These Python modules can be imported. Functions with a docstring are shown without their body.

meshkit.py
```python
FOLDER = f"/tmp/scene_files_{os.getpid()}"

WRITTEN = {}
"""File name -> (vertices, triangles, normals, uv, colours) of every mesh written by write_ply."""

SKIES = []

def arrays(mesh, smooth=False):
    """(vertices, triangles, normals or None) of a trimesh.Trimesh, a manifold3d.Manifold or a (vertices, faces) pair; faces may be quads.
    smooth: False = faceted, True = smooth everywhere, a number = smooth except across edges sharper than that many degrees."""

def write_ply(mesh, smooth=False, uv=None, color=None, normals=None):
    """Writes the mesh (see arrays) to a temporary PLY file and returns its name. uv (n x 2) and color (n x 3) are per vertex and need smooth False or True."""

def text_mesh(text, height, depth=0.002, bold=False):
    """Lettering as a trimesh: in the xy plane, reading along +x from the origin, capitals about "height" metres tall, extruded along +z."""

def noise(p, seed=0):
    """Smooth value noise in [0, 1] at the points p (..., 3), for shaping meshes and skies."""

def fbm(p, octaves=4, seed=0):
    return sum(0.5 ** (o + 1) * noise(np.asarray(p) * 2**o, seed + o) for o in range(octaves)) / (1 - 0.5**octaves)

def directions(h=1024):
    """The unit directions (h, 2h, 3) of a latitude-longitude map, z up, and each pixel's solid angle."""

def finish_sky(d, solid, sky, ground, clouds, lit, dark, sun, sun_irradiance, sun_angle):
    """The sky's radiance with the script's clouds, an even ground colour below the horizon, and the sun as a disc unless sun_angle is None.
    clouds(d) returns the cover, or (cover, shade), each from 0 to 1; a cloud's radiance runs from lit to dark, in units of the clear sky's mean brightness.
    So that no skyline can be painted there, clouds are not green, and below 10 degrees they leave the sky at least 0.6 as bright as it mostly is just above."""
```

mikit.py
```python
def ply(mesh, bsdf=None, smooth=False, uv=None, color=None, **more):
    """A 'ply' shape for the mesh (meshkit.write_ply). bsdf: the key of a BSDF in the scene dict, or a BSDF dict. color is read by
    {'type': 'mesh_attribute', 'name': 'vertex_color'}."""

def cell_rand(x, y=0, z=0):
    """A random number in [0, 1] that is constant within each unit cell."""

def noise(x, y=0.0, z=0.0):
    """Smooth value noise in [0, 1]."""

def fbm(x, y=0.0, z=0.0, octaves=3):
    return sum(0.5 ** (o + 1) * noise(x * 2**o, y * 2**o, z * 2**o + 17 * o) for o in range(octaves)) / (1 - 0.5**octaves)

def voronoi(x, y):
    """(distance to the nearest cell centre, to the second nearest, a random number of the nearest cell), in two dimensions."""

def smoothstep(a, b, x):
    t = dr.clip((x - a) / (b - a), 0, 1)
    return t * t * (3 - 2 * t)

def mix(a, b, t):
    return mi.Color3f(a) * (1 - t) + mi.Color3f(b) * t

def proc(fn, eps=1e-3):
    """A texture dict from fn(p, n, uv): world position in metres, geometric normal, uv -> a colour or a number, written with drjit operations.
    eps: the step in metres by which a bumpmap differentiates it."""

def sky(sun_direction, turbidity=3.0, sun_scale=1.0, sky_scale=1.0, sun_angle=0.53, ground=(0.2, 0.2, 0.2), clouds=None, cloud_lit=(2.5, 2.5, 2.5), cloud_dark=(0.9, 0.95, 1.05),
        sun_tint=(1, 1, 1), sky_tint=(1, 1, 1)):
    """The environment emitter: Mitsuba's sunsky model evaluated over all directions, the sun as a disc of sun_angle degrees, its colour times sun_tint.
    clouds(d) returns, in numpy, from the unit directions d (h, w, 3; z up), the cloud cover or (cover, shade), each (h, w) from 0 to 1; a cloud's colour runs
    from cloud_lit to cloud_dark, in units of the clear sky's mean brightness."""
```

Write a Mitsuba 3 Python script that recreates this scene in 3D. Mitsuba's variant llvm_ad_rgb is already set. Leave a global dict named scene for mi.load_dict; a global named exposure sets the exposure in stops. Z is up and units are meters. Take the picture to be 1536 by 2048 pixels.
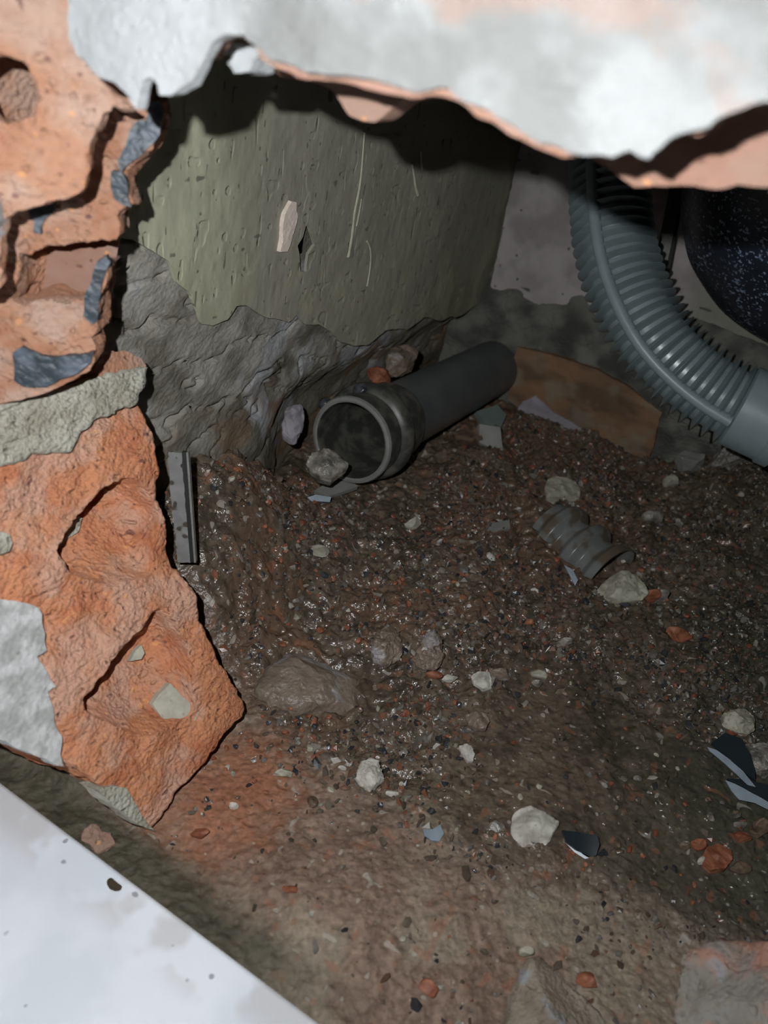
import math, random
import numpy as np
import trimesh
import shapely
from shapely.geometry import Polygon, Point, LineString
from scipy.spatial import Delaunay
import manifold3d as m3
import drjit as dr
import mitsuba as mi
import mikit
from mikit import proc, noise, fbm, voronoi, smoothstep, mix
import meshkit

scene, labels = {'type': 'scene'}, {}
T = mi.ScalarTransform4f

# ---------------------------------------------------------------- camera, flash, exposure
F_PX = 1650.0
PITCH, ROLL, YAW = np.radians([32.43, 11.93, -24.25])
CAM = np.array([0.0, 0.0, 0.38])
FWD = np.array([np.sin(YAW) * np.cos(PITCH), np.cos(YAW) * np.cos(PITCH), -np.sin(PITCH)])
_r0 = np.cross(FWD, [0, 0, 1]); _r0 /= np.linalg.norm(_r0)
_u0 = np.cross(_r0, FWD)
RIGHT = np.cos(ROLL) * _r0 + np.sin(ROLL) * _u0
UP = -np.sin(ROLL) * _r0 + np.cos(ROLL) * _u0
scene['camera'] = {
    'type': 'thinlens', 'fov': math.degrees(2 * math.atan(768 / F_PX)), 'fov_axis': 'x',
    'aperture_radius': 0.0016, 'focus_distance': 0.52, 'near_clip': 0.01, 'far_clip': 50.0,
    'to_world': T().look_at(origin=CAM.tolist(), target=(CAM + FWD).tolist(), up=UP.tolist())}
exposure = -0.33
# the phone's flash, a small disc up and to the left of the lens
FLASH = CAM - 0.030 * RIGHT + 0.027 * UP
FLASH_AIM = FLASH + FWD - 0.16 * RIGHT - 0.02 * UP
scene['phone_flash'] = {
    'type': 'disk',
    'to_world': T().look_at(origin=FLASH.tolist(), target=FLASH_AIM.tolist(), up=UP.tolist()).scale([0.0026, 0.0026, 1]),
    'emitter': {'type': 'area', 'radiance': {'type': 'rgb', 'value': [36500, 37500, 38500]}}}
labels['phone_flash'] = {'label': 'small round phone flash lamp above and left of the lens', 'category': 'lamp'}
scene['room_light'] = {'type': 'constant', 'radiance': {'type': 'rgb', 'value': [0.0012, 0.0018, 0.002]}}


def ray(x, y):
    return FWD + (x - 768) / F_PX * RIGHT - (y - 1024) / F_PX * UP


def on_plane(x, y, p0, n):
    d = ray(x, y)
    return CAM + d * (np.dot(np.asarray(p0) - CAM, n) / np.dot(d, n))


def on_x(x, y, X): return on_plane(x, y, [X, 0, 0], [1, 0, 0])
def on_y(x, y, Y): return on_plane(x, y, [0, Y, 0], [0, 1, 0])
def on_z(x, y, Z): return on_plane(x, y, [0, 0, Z], [0, 0, 1])
def at_depth(x, y, d): return CAM + ray(x, y) * d
def depth(p): return float(np.dot(np.asarray(p) - CAM, FWD))
def project(p):
    q = np.asarray(p) - CAM
    z = q @ FWD
    return 768 + F_PX * (q @ RIGHT) / z, 1024 - F_PX * (q @ UP) / z


def sstep(a, b, x):
    t = np.clip((x - a) / (b - a), 0, 1)
    return t * t * (3 - 2 * t)


WALL_Y, LEFT_X, BACK_Y = 0.20, -0.305, 0.812
K = 1.09

# ---------------------------------------------------------------- helpers for meshes
def nf(p, f, octaves=4, seed=0):
    return meshkit.fbm(np.asarray(p) * f, octaves, seed) - 0.5


def vec_noise(p, f, amp, octaves=4, seed=0):
    return 2 * amp * np.stack([nf(p, f, octaves, seed + 31 * k) for k in range(3)], -1)


class Plane:
    def __init__(self, p0, n, up=(0, 0, 1)):
        self.p0 = np.asarray(p0, float)
        self.n = np.asarray(n, float) / np.linalg.norm(n)
        self.e1 = np.cross(up, self.n); self.e1 /= np.linalg.norm(self.e1)
        self.e2 = np.cross(self.n, self.e1)

    def uv(self, pts):
        out = []
        for x, y in pts:
            q = on_plane(x, y, self.p0, self.n) - self.p0
            out.append((q @ self.e1, q @ self.e2))
        return out

    def world(self, u, v, w=0.0):
        return self.p0 + np.multiply.outer(u, self.e1) + np.multiply.outer(v, self.e2) + np.multiply.outer(w, self.n)

    def px(self, x, y, w=0.0):
        return on_plane(x, y, self.p0, self.n) + w * self.n


def ragged(pts, step, amp, seed, smooth=False):
    """A traced outline, resampled and roughened."""
    p = Polygon(pts).buffer(0)
    if p.geom_type != 'Polygon':
        p = max(p.geoms, key=lambda g: g.area)
    c = np.array(p.exterior.segmentize(step).coords)[:-1]
    q = np.c_[c, np.zeros(len(c))]
    c = c + 2 * amp * np.stack([nf(q, 1 / (step * 2.5), 3, seed), nf(q, 1 / (step * 2.5), 3, seed + 9)], -1)
    p = Polygon(c).buffer(0)
    return p if p.geom_type == 'Polygon' else max(p.geoms, key=lambda g: g.area)


def grid_slab(poly, plane, front, back, spacing, seed=0):
    """A plate with an evenly meshed front: polygon in the plane's uv, from w=back to w=front."""
    rng = np.random.default_rng(seed)
    rings = [poly.exterior] + list(poly.interiors)
    b = np.vstack([np.array(r.segmentize(spacing).coords)[:-1] for r in rings])
    x0, y0, x1, y1 = poly.bounds
    gx, gy = np.meshgrid(np.arange(x0, x1, spacing), np.arange(y0, y1, spacing * 0.87))
    gx[1::2] += spacing / 2
    g = np.c_[gx.ravel(), gy.ravel()]
    g += rng.uniform(-0.2, 0.2, g.shape) * spacing
    inner = poly.buffer(-0.55 * spacing)
    g = g[shapely.contains_xy(inner, g[:, 0], g[:, 1])] if not inner.is_empty else g[:0]
    pts = np.vstack([b, g])
    tri = Delaunay(pts).simplices
    cen = pts[tri].mean(1)
    tri = tri[shapely.contains_xy(poly, cen[:, 0], cen[:, 1])]
    a = pts[tri]
    area = (a[:, 1, 0] - a[:, 0, 0]) * (a[:, 2, 1] - a[:, 0, 1]) - (a[:, 1, 1] - a[:, 0, 1]) * (a[:, 2, 0] - a[:, 0, 0])
    tri = np.where((area < 0)[:, None], tri[:, ::-1], tri)
    tri = tri[np.abs(area) > 1e-14]
    e = np.vstack([tri[:, [0, 1]], tri[:, [1, 2]], tri[:, [2, 0]]])
    key = {(i, j) for i, j in e}
    bd = np.array([(i, j) for i, j in e if (j, i) not in key])
    n = len(pts)
    layers = max(1, int(round((front - back) / (spacing * 1.5))))
    ws = np.linspace(front, back, layers + 1)
    v = np.vstack([plane.world(pts[:, 0], pts[:, 1], np.full(n, w)) for w in ws])
    f = [tri, tri[:, ::-1] + n * layers]
    for k in range(layers):
        o = k * n
        f.append(np.c_[bd[:, 1] + o, bd[:, 0] + o, bd[:, 0] + o + n])
        f.append(np.c_[bd[:, 1] + o, bd[:, 0] + o + n, bd[:, 1] + o + n])
    m = trimesh.Trimesh(v, np.vstack(f), process=False)
    m.remove_unreferenced_vertices()
    return m


def to_man(t):
    t = trimesh.Trimesh(t.vertices, t.faces, process=True)
    return m3.Manifold(m3.Mesh(np.asarray(t.vertices, np.float32), np.asarray(t.faces, np.uint32)))


def to_tri(m):
    q = m.to_mesh()
    return trimesh.Trimesh(np.asarray(q.vert_properties)[:, :3], np.asarray(q.tri_verts), process=False)


def capsule(points, radii, seg=40):
    ms = [m3.Manifold.sphere(float(r), seg).translate([float(c) for c in p]) for p, r in zip(points, radii)]
    out = m3.Manifold()
    for a, b in zip(ms[:-1], ms[1:]):
        out = out + m3.Manifold.batch_hull([a, b])
    return out


def carve(t, cutters):
    m = to_man(t)
    if m.is_empty():
        return t
    for c in cutters:
        m = m - c
    m = m.refine_to_length(0.0022)
    return to_tri(m)


def roughen(t, *layers, seed=0):
    """layers of (frequency, amplitude, octaves)"""
    v = np.array(t.vertices)
    d = np.zeros_like(v)
    for k, (f, a, o) in enumerate(layers):
        d += vec_noise(v, f, a, o, seed + 57 * k)
    return trimesh.Trimesh(v + d, t.faces, process=False)


def tube(points, radii, sides=48, close=True):
    p = np.asarray(points, float)
    t = np.gradient(p, axis=0); t /= np.linalg.norm(t, axis=1, keepdims=True)
    a = np.cross(t[0], [0.3, 0.1, 1.0]); a /= np.linalg.norm(a)
    A, B = [], []
    for k in range(len(p)):
        a = a - t[k] * (a @ t[k]); a /= np.linalg.norm(a)
        A.append(a); B.append(np.cross(t[k], a))
    A, B = np.array(A), np.array(B)
    ang = np.arange(sides) * 2 * np.pi / sides
    r = np.broadcast_to(np.asarray(radii, float), (len(p),))
    v = p[:, None] + r[:, None, None] * (np.cos(ang)[None, :, None] * A[:, None] + np.sin(ang)[None, :, None] * B[:, None])
    i, j = np.meshgrid(np.arange(len(p) - 1), np.arange(sides), indexing='ij')
    q = np.stack([i * sides + j, i * sides + (j + 1) % sides, (i + 1) * sides + (j + 1) % sides, (i + 1) * sides + j], -1).reshape(-1, 4)
    f = np.vstack([q[:, [0, 1, 2]], q[:, [0, 2, 3]]])
    v = v.reshape(-1, 3)
    if close:
        c0, c1 = len(v), len(v) + 1
        v = np.vstack([v, p[0], p[-1]])
        k = np.arange(sides); o = (len(p) - 1) * sides
        f = np.vstack([f, np.c_[(k + 1) % sides, k, np.full(sides, c0)], np.c_[o + k, o + (k + 1) % sides, np.full(sides, c1)]])
    return trimesh.Trimesh(v, f, process=False), (A, B)


def lathe(profile, origin, axis, sides=72, up=(0, 0, 1)):
    """profile of (distance along the axis, radius), open"""
    axis = np.asarray(axis) / np.linalg.norm(axis)
    a = np.cross(axis, up); a /= np.linalg.norm(a); b = np.cross(axis, a)
    ang = np.arange(sides) * 2 * np.pi / sides
    pr = np.asarray(profile, float)
    v = np.asarray(origin) + pr[:, 0, None, None] * axis + pr[:, 1, None, None] * (np.cos(ang)[None, :, None] * a + np.sin(ang)[None, :, None] * b)
    i, j = np.meshgrid(np.arange(len(pr) - 1), np.arange(sides), indexing='ij')
    q = np.stack([i * sides + j, (i + 1) * sides + j, (i + 1) * sides + (j + 1) % sides, i * sides + (j + 1) % sides], -1).reshape(-1, 4)
    return trimesh.Trimesh(v.reshape(-1, 3), np.vstack([q[:, [0, 1, 2]], q[:, [0, 2, 3]]]), process=False)


def spline(pts, n):
    from scipy.interpolate import CubicSpline
    p = np.asarray(pts, float)
    s = np.r_[0, np.cumsum(np.linalg.norm(np.diff(p, axis=0), axis=1))]
    c = CubicSpline(s, p)
    fine = c(np.linspace(0, s[-1], 2000))
    l = np.r_[0, np.cumsum(np.linalg.norm(np.diff(fine, axis=0), axis=1))]
    return np.stack([np.interp(np.linspace(0, l[-1], n), l, fine[:, k]) for k in range(3)], -1), l[-1]


def numbered(key):
    if key not in scene and key not in labels:
        return key
    k = 1
    while f'{key}_{k:03d}' in scene or f'{key}_{k:03d}' in labels:
        k += 1
    return f'{key}_{k:03d}'


def put(key, mesh, bsdf, smooth=45, **more):
    key = numbered(key)
    scene[key] = mikit.ply(mesh, bsdf, smooth, **more)
    return key


def thing(key, mesh, bsdf, label, cat, group=None, kind=None, smooth=45):
    key = put(key, mesh, bsdf, smooth)
    labels[key] = {'label': label, 'category': cat}
    if group: labels[key]['group'] = group
    if kind: labels[key]['kind'] = kind
    return key


def root(key, label, cat=None, kind=None, group=None):
    key = numbered(key)
    labels[key] = {'label': label}
    if cat: labels[key]['category'] = cat
    if kind: labels[key]['kind'] = kind
    if group: labels[key]['group'] = group
    return key


# ---------------------------------------------------------------- materials
def rgb(*c): return {'type': 'rgb', 'value': list(c)}


def srgb(r, g, b):
    return [((c / 255 + 0.055) / 1.055) ** 2.4 if c > 10 else c / 255 / 12.92 for c in (r, g, b)]


def principled(key, color, rough=0.8, spec=0.4, bump=None, scale=0.001, eps=4e-4, **more):
    if callable(color): color = proc(color)
    elif isinstance(color, (list, tuple)): color = rgb(*color)
    if callable(rough): rough = proc(rough)
    b = {'type': 'principled', 'base_color': color, 'roughness': rough, 'specular': spec, **more}
    if bump: b = {'type': 'bumpmap', 'arbitrary': proc(bump, eps), 'scale': scale, 'bsdf': b}
    scene[key] = {'type': 'twosided', 'bsdf': b}
    return key


def brick_fn(base, dark, dusty, dust):
    def fn(p, n, uv):
        a = fbm(p.x * 60, p.y * 60, p.z * 60, 4)
        b = fbm(p.x * 210 + 5, p.y * 210, p.z * 210, 3)
        c = mix(dark, base, smoothstep(0.28, 0.62, a * 0.6 + b * 0.4))
        c = mix(c, dusty, smoothstep(0.45, 0.66, fbm(p.x * 45 + 9, p.y * 45, p.z * 45 + 3, 5)) * dust)
        spot = noise(p.x * 330, p.y * 330, p.z * 330 + 7)
        c = mix(c, mix(dark, dusty, noise(p.x * 150, p.y * 150, p.z * 150 + 40)), smoothstep(0.45, 0.75, fbm(p.x * 300 + 60, p.y * 300, p.z * 300, 3)) * 0.55 * dust)
        c = mix(c, (0.11, 0.045, 0.04), smoothstep(0.86, 0.93, spot) * 0.7)
        return mix(c, (0.62, 0.30, 0.12), smoothstep(0.88, 0.95, noise(p.x * 240 + 70, p.y * 240, p.z * 240)) * 0.6)
    return fn


def fine_bump(p, n, uv):
    return fbm(p.x * 520, p.y * 520, p.z * 520, 4)


def pit_bump(p, n, uv):
    return fbm(p.x * 650, p.y * 650, p.z * 650, 3) - 0.6 * smoothstep(0.72, 0.9, noise(p.x * 330, p.y * 330, p.z * 330))


principled('brick_orange', brick_fn((0.50, 0.21, 0.105), (0.38, 0.13, 0.063), (0.48, 0.29, 0.21), 0.8), 0.85, 0.25, pit_bump, 0.0020)
principled('brick_smooth', brick_fn((0.46, 0.17, 0.075), (0.41, 0.14, 0.06), (0.46, 0.21, 0.12), 0.4), 0.8, 0.25)
principled('brick_dusty', brick_fn((0.36, 0.185, 0.115), (0.29, 0.13, 0.075), (0.38, 0.26, 0.20), 0.9), 0.9, 0.2, pit_bump, 0.0018)
principled('brick_pale', brick_fn((0.27, 0.155, 0.115), (0.23, 0.125, 0.085), (0.27, 0.185, 0.145), 0.6), 0.9, 0.2)


def mortar_fn(p, n, uv):
    a = fbm(p.x * 90, p.y * 90, p.z * 90, 4)
    c = mix((0.27, 0.25, 0.195), (0.38, 0.365, 0.30), smoothstep(0.3, 0.7, a))
    return mix(c, (0.15, 0.13, 0.10), smoothstep(0.84, 0.95, noise(p.x * 400, p.y * 400, p.z * 400)) * 0.5)
principled('mortar', mortar_fn, 0.95, 0.15, pit_bump, 0.0026)


def lintel_fn(p, n, uv):
    a = fbm(p.x * 55, p.y * 55, p.z * 55, 4)
    c = mix((0.17, 0.172, 0.165), (0.25, 0.254, 0.25), smoothstep(0.33, 0.68, a))
    c = mix(c, (0.36, 0.37, 0.375), smoothstep(-0.150, -0.185, p.x + 0.02 * (a - 0.5)) * smoothstep(0.30, 0.5, a + 0.2) * 0.9)
    red = smoothstep(0.50, 0.66, fbm(p.x * 40 + 3, p.y * 40, p.z * 52 + 8, 4))
    return mix(c, (0.26, 0.175, 0.14), red * 0.6 * smoothstep(-0.175, -0.145, p.x))
principled('lintel_plaster', lintel_fn, 0.9, 0.2, fine_bump, 0.0010)


def olive_fn(p, n, uv):
    a = fbm(p.x * 20, p.y * 26, p.z * 9, 4)
    streak = fbm(p.y * 90, p.z * 20, 3, 3)
    c = mix((0.285, 0.285, 0.205), (0.40, 0.40, 0.285), smoothstep(0.3, 0.7, a * 0.75 + streak * 0.25))
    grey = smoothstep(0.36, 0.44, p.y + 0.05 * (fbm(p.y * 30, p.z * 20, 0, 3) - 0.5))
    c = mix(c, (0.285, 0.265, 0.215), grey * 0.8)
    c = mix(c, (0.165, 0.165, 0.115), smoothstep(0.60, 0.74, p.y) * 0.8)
    low = smoothstep(0.50, 0.62, fbm(p.y * 55, p.z * 38, 9, 3)) * smoothstep(0.25, 0.19, p.z + 0.14 * (p.y - 0.4))
    c = mix(c, (0.33, 0.31, 0.20), low * 0.4)
    return mix(c, (0.09, 0.085, 0.07), smoothstep(0.90, 0.95, noise(p.y * 300, p.z * 160, 5)) * 0.7)
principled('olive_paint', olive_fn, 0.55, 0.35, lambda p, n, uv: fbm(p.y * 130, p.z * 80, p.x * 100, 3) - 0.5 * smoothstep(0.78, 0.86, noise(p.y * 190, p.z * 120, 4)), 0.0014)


def render_fn(p, n, uv):
    a = fbm(p.x * 45, p.y * 45, p.z * 45, 5)
    c = mix((0.14, 0.128, 0.104), (0.29, 0.272, 0.236), smoothstep(0.3, 0.68, a))
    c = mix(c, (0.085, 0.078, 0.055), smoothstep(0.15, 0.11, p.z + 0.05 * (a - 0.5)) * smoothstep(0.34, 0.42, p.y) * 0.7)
    lime = smoothstep(0.53, 0.66, fbm(p.x * 26 + 4, p.y * 34, p.z * 16 + 2, 4)) * smoothstep(0.05, 0.10, p.z)
    lime = dr.maximum(lime, 0.9 * smoothstep(0.016, 0.004, dr.abs(p.y - 0.49 + 0.02 * (a - 0.5))) * smoothstep(0.17, 0.15, p.z) * smoothstep(0.35, 0.55, a))
    c = mix(c, (0.36, 0.365, 0.38), lime * 0.6)
    rust = smoothstep(0.5, 0.66, fbm(p.x * 30 + 14, p.y * 30 + 3, p.z * 40, 4)) * smoothstep(0.16, 0.07, p.z)
    c = mix(c, (0.17, 0.10, 0.055), rust * 0.75)
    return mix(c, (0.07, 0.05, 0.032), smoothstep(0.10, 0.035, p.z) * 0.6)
principled('bare_render', render_fn, 0.85, 0.25, fine_bump, 0.0012)


def pinkplaster_fn(p, n, uv):
    a = fbm(p.x * 50, p.y * 30, p.z * 40, 4)
    c = mix((0.26, 0.23, 0.225), (0.38, 0.34, 0.335), smoothstep(0.3, 0.65, a))
    c = mix(c, (0.36, 0.33, 0.31), smoothstep(0.17, 0.13, p.z + 0.02 * a) * 0.6)
    c = mix(c, (0.19, 0.195, 0.15), smoothstep(-0.12, -0.09, p.x) * 0.8)
    return mix(c, (0.06, 0.055, 0.05), smoothstep(0.90, 0.94, noise(p.x * 140, 2, p.z * 140)) * 0.8)
principled('back_plaster', pinkplaster_fn, 0.8, 0.25)
principled('back_concrete', lambda p, n, uv: mix((0.06, 0.062, 0.052), (0.16, 0.16, 0.135), smoothstep(0.3, 0.7, fbm(p.x * 40, p.y * 40, p.z * 40, 4))), 0.8, 0.3, fine_bump, 0.002)


def old_brick_fn(p, n, uv):
    a = fbm(p.x * 30, p.y * 30, p.z * 60, 4)
    c = mix((0.11, 0.066, 0.038), (0.215, 0.118, 0.06), smoothstep(0.3, 0.7, a))
    return mix(c, (0.20, 0.17, 0.12), smoothstep(0.45, 0.7, fbm(p.x * 50, 3, p.z * 50, 3)) * 0.6)
principled('old_brick', old_brick_fn, 0.6, 0.4)
principled('violet_mortar', lambda p, n, uv: mix((0.17, 0.16, 0.16), (0.36, 0.33, 0.37), fbm(p.x * 90, p.y * 90, p.z * 90, 3)), 0.8, 0.3)
principled('bitumen', lambda p, n, uv: mix((0.025, 0.034, 0.042), (0.075, 0.092, 0.115), smoothstep(0.38, 0.7, fbm(p.x * 130, p.y * 130, p.z * 130, 4))), 0.5, 0.45, fine_bump, 0.0008)


def mud_fn(p, n, uv):
    a = fbm(p.x * 22, p.y * 22, 1, 4)
    b = fbm(p.x * 190, p.y * 190, p.z * 190, 4)
    dry = smoothstep(0.325, 0.262, p.y - 0.32 * dr.maximum(p.x + 0.03, 0) + 0.06 * (a - 0.5))
    wetc = mix((0.052, 0.042, 0.029), (0.135, 0.103, 0.072), smoothstep(0.3, 0.7, b * 0.6 + a * 0.4))
    wetc = mix(wetc, (0.13, 0.078, 0.050), smoothstep(0.50, 0.68, fbm(p.x * 17 + 30, p.y * 17, 4, 3)) * smoothstep(-0.02, -0.12, p.x) * 0.7)
    wetc = mix(wetc, (0.05, 0.055, 0.04), smoothstep(-0.04, 0.10, p.x) * 0.7)
    dryc = mix((0.13, 0.082, 0.056), (0.23, 0.158, 0.115), smoothstep(0.28, 0.7, b * 0.6 + a * 0.4))
    dryc = mix(dryc, (0.24, 0.20, 0.145), smoothstep(0.48, 0.68, fbm(p.x * 25 + 3, p.y * 25 + 6, 2, 4)) * 0.7)
    brickdust = smoothstep(0.050, 0.012, dr.sqrt(dr.square((p.x + 0.165)) + dr.square((p.y - 0.245) * 0.75)) + 0.03 * (b - 0.5))
    dryc = mix(dryc, (0.30, 0.115, 0.055), brickdust * 0.75)
    fine = fbm(p.x * 520, p.y * 520, 6, 3)
    dryc = dryc * (0.62 + 0.76 * fine)
    wetc = wetc * (0.72 + 0.56 * fine)
    c = mix(wetc, dryc, dry)
    c = mix(c, (0.26, 0.105, 0.055), smoothstep(0.84, 0.9, noise(p.x * 180, p.y * 180, 3)) * 0.4)
    c = mix(c, (0.35, 0.32, 0.27), smoothstep(0.90, 0.94, noise(p.x * 230, p.y * 230, 8)) * 0.6)
    moss = smoothstep(0.206, 0.188, p.y + 0.02 * (a - 0.5)) * smoothstep(-0.03, -0.12, p.x)
    return mix(c, mix((0.028, 0.030, 0.016), (0.10, 0.088, 0.058), smoothstep(0.2, 0.8, b) * 0.6 + 0.4 * smoothstep(0.185, 0.205, p.y)), moss * 0.9)


def mud_rough(p, n, uv):
    a = fbm(p.x * 22, p.y * 22, 1, 4)
    dry = smoothstep(0.325, 0.262, p.y - 0.32 * dr.maximum(p.x + 0.03, 0) + 0.06 * (a - 0.5))
    return 0.26 + 0.5 * dry + 0.15 * (a - 0.5)
principled('mud', mud_fn, mud_rough, 0.5, lambda p, n, uv: fbm(p.x * 380, p.y * 380, p.z * 380, 4), 0.0016)


def tile_fn(p, n, uv):
    a = fbm(p.x * 26, p.y * 26, 2, 4)
    c = mix((0.70, 0.735, 0.785), (0.78, 0.81, 0.85), smoothstep(0.35, 0.65, a))
    dirt = smoothstep(0.148, 0.168, p.y + 0.01 * a) * smoothstep(0.45, 0.65, fbm(p.x * 60, p.y * 60, 8, 3))
    c = mix(c, (0.36, 0.31, 0.26), dirt * 0.35)
    return mix(c, (0.25, 0.25, 0.27), smoothstep(0.93, 0.97, noise(p.x * 130, p.y * 130, 5)) * 0.8)
principled('tile_glaze', tile_fn, 0.25, 0.4)
principled('hose_plastic', lambda p, n, uv: mix((0.13, 0.165, 0.172), (0.19, 0.23, 0.236), fbm(p.x * 70, p.y * 70, p.z * 70, 3)), 0.3, 0.5)
principled('hose_smooth', lambda p, n, uv: mix((0.165, 0.21, 0.222), (0.21, 0.262, 0.273), fbm(p.x * 90, p.y * 90, p.z * 90, 3)), 0.4, 0.5)


def pipe_fn(p, n, uv):
    a = fbm(p.x * 45, p.y * 45, p.z * 45, 4)
    c = mix((0.060, 0.066, 0.068), (0.10, 0.105, 0.105), a)
    mudd = smoothstep(0.40, 0.58, a + 0.25 * smoothstep(0.74, 0.58, p.y) - 0.06) * smoothstep(-0.3, 0.4, n.z)
    return mix(c, (0.13, 0.095, 0.065), mudd * 0.7)
principled('pipe_plastic', pipe_fn, 0.45, 0.4)
principled('socket_plastic', lambda p, n, uv: mix((0.035, 0.038, 0.033), (0.088, 0.084, 0.07), smoothstep(0.35, 0.75, fbm(p.x * 110, p.y * 110, p.z * 110, 4))), 0.4, 0.4)
principled('black_rubber', (0.02, 0.02, 0.02), 0.5, 0.4)


def tub_fn(p, n, uv):
    a = fbm(p.x * 25, p.y * 25, p.z * 25, 3)
    s = noise(p.x * 420, p.y * 420, p.z * 420) * 0.6 + noise(p.x * 900, p.y * 900, p.z * 900) * 0.4
    s2 = noise(p.x * 230 + 40, p.y * 230, p.z * 230)
    c = mix((0.009, 0.012, 0.017), (0.022, 0.028, 0.042), a)
    c = mix(c, (0.20, 0.25, 0.33), smoothstep(0.58, 0.72, s) * smoothstep(0.46, 0.66, fbm(p.x * 20 + 2, p.y * 20, p.z * 20 + 5, 4)) * 0.9)
    return mix(c, (0.50, 0.50, 0.47), smoothstep(0.93, 0.96, s2) * 0.9)
principled('tub_enamel', tub_fn, 0.35, 0.5)


def stone_fn(lo, hi, spots=0.5):
    def fn(p, n, uv):
        a = fbm(p.x * 170, p.y * 170, p.z * 170, 4)
        c = mix(lo, hi, smoothstep(0.3, 0.68, a))
        return mix(c, (0.13, 0.10, 0.07), smoothstep(0.8, 0.92, noise(p.x * 420, p.y * 420, p.z * 420)) * spots)
    return fn
principled('stone_white', stone_fn((0.36, 0.34, 0.29), (0.52, 0.50, 0.44), 0.4), 0.9, 0.2, fine_bump, 0.0009)
principled('stone_pale', stone_fn((0.24, 0.225, 0.17), (0.40, 0.38, 0.30), 0.5), 0.6, 0.4, fine_bump, 0.0009)
principled('stone_grey', stone_fn((0.09, 0.082, 0.068), (0.24, 0.22, 0.19), 0.5), 0.4, 0.5, fine_bump, 0.0012)
principled('stone_brown', stone_fn((0.075, 0.05, 0.033), (0.17, 0.12, 0.08), 0.4), 0.28, 0.5, fine_bump, 0.0012)
principled('stone_dark', stone_fn((0.022, 0.023, 0.026), (0.06, 0.062, 0.07), 0.2), 0.25, 0.5, fine_bump, 0.0010)
principled('chip_orange', stone_fn((0.17, 0.055, 0.028), (0.30, 0.115, 0.062), 0.4), 0.58, 0.35, fine_bump, 0.0010)
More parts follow.
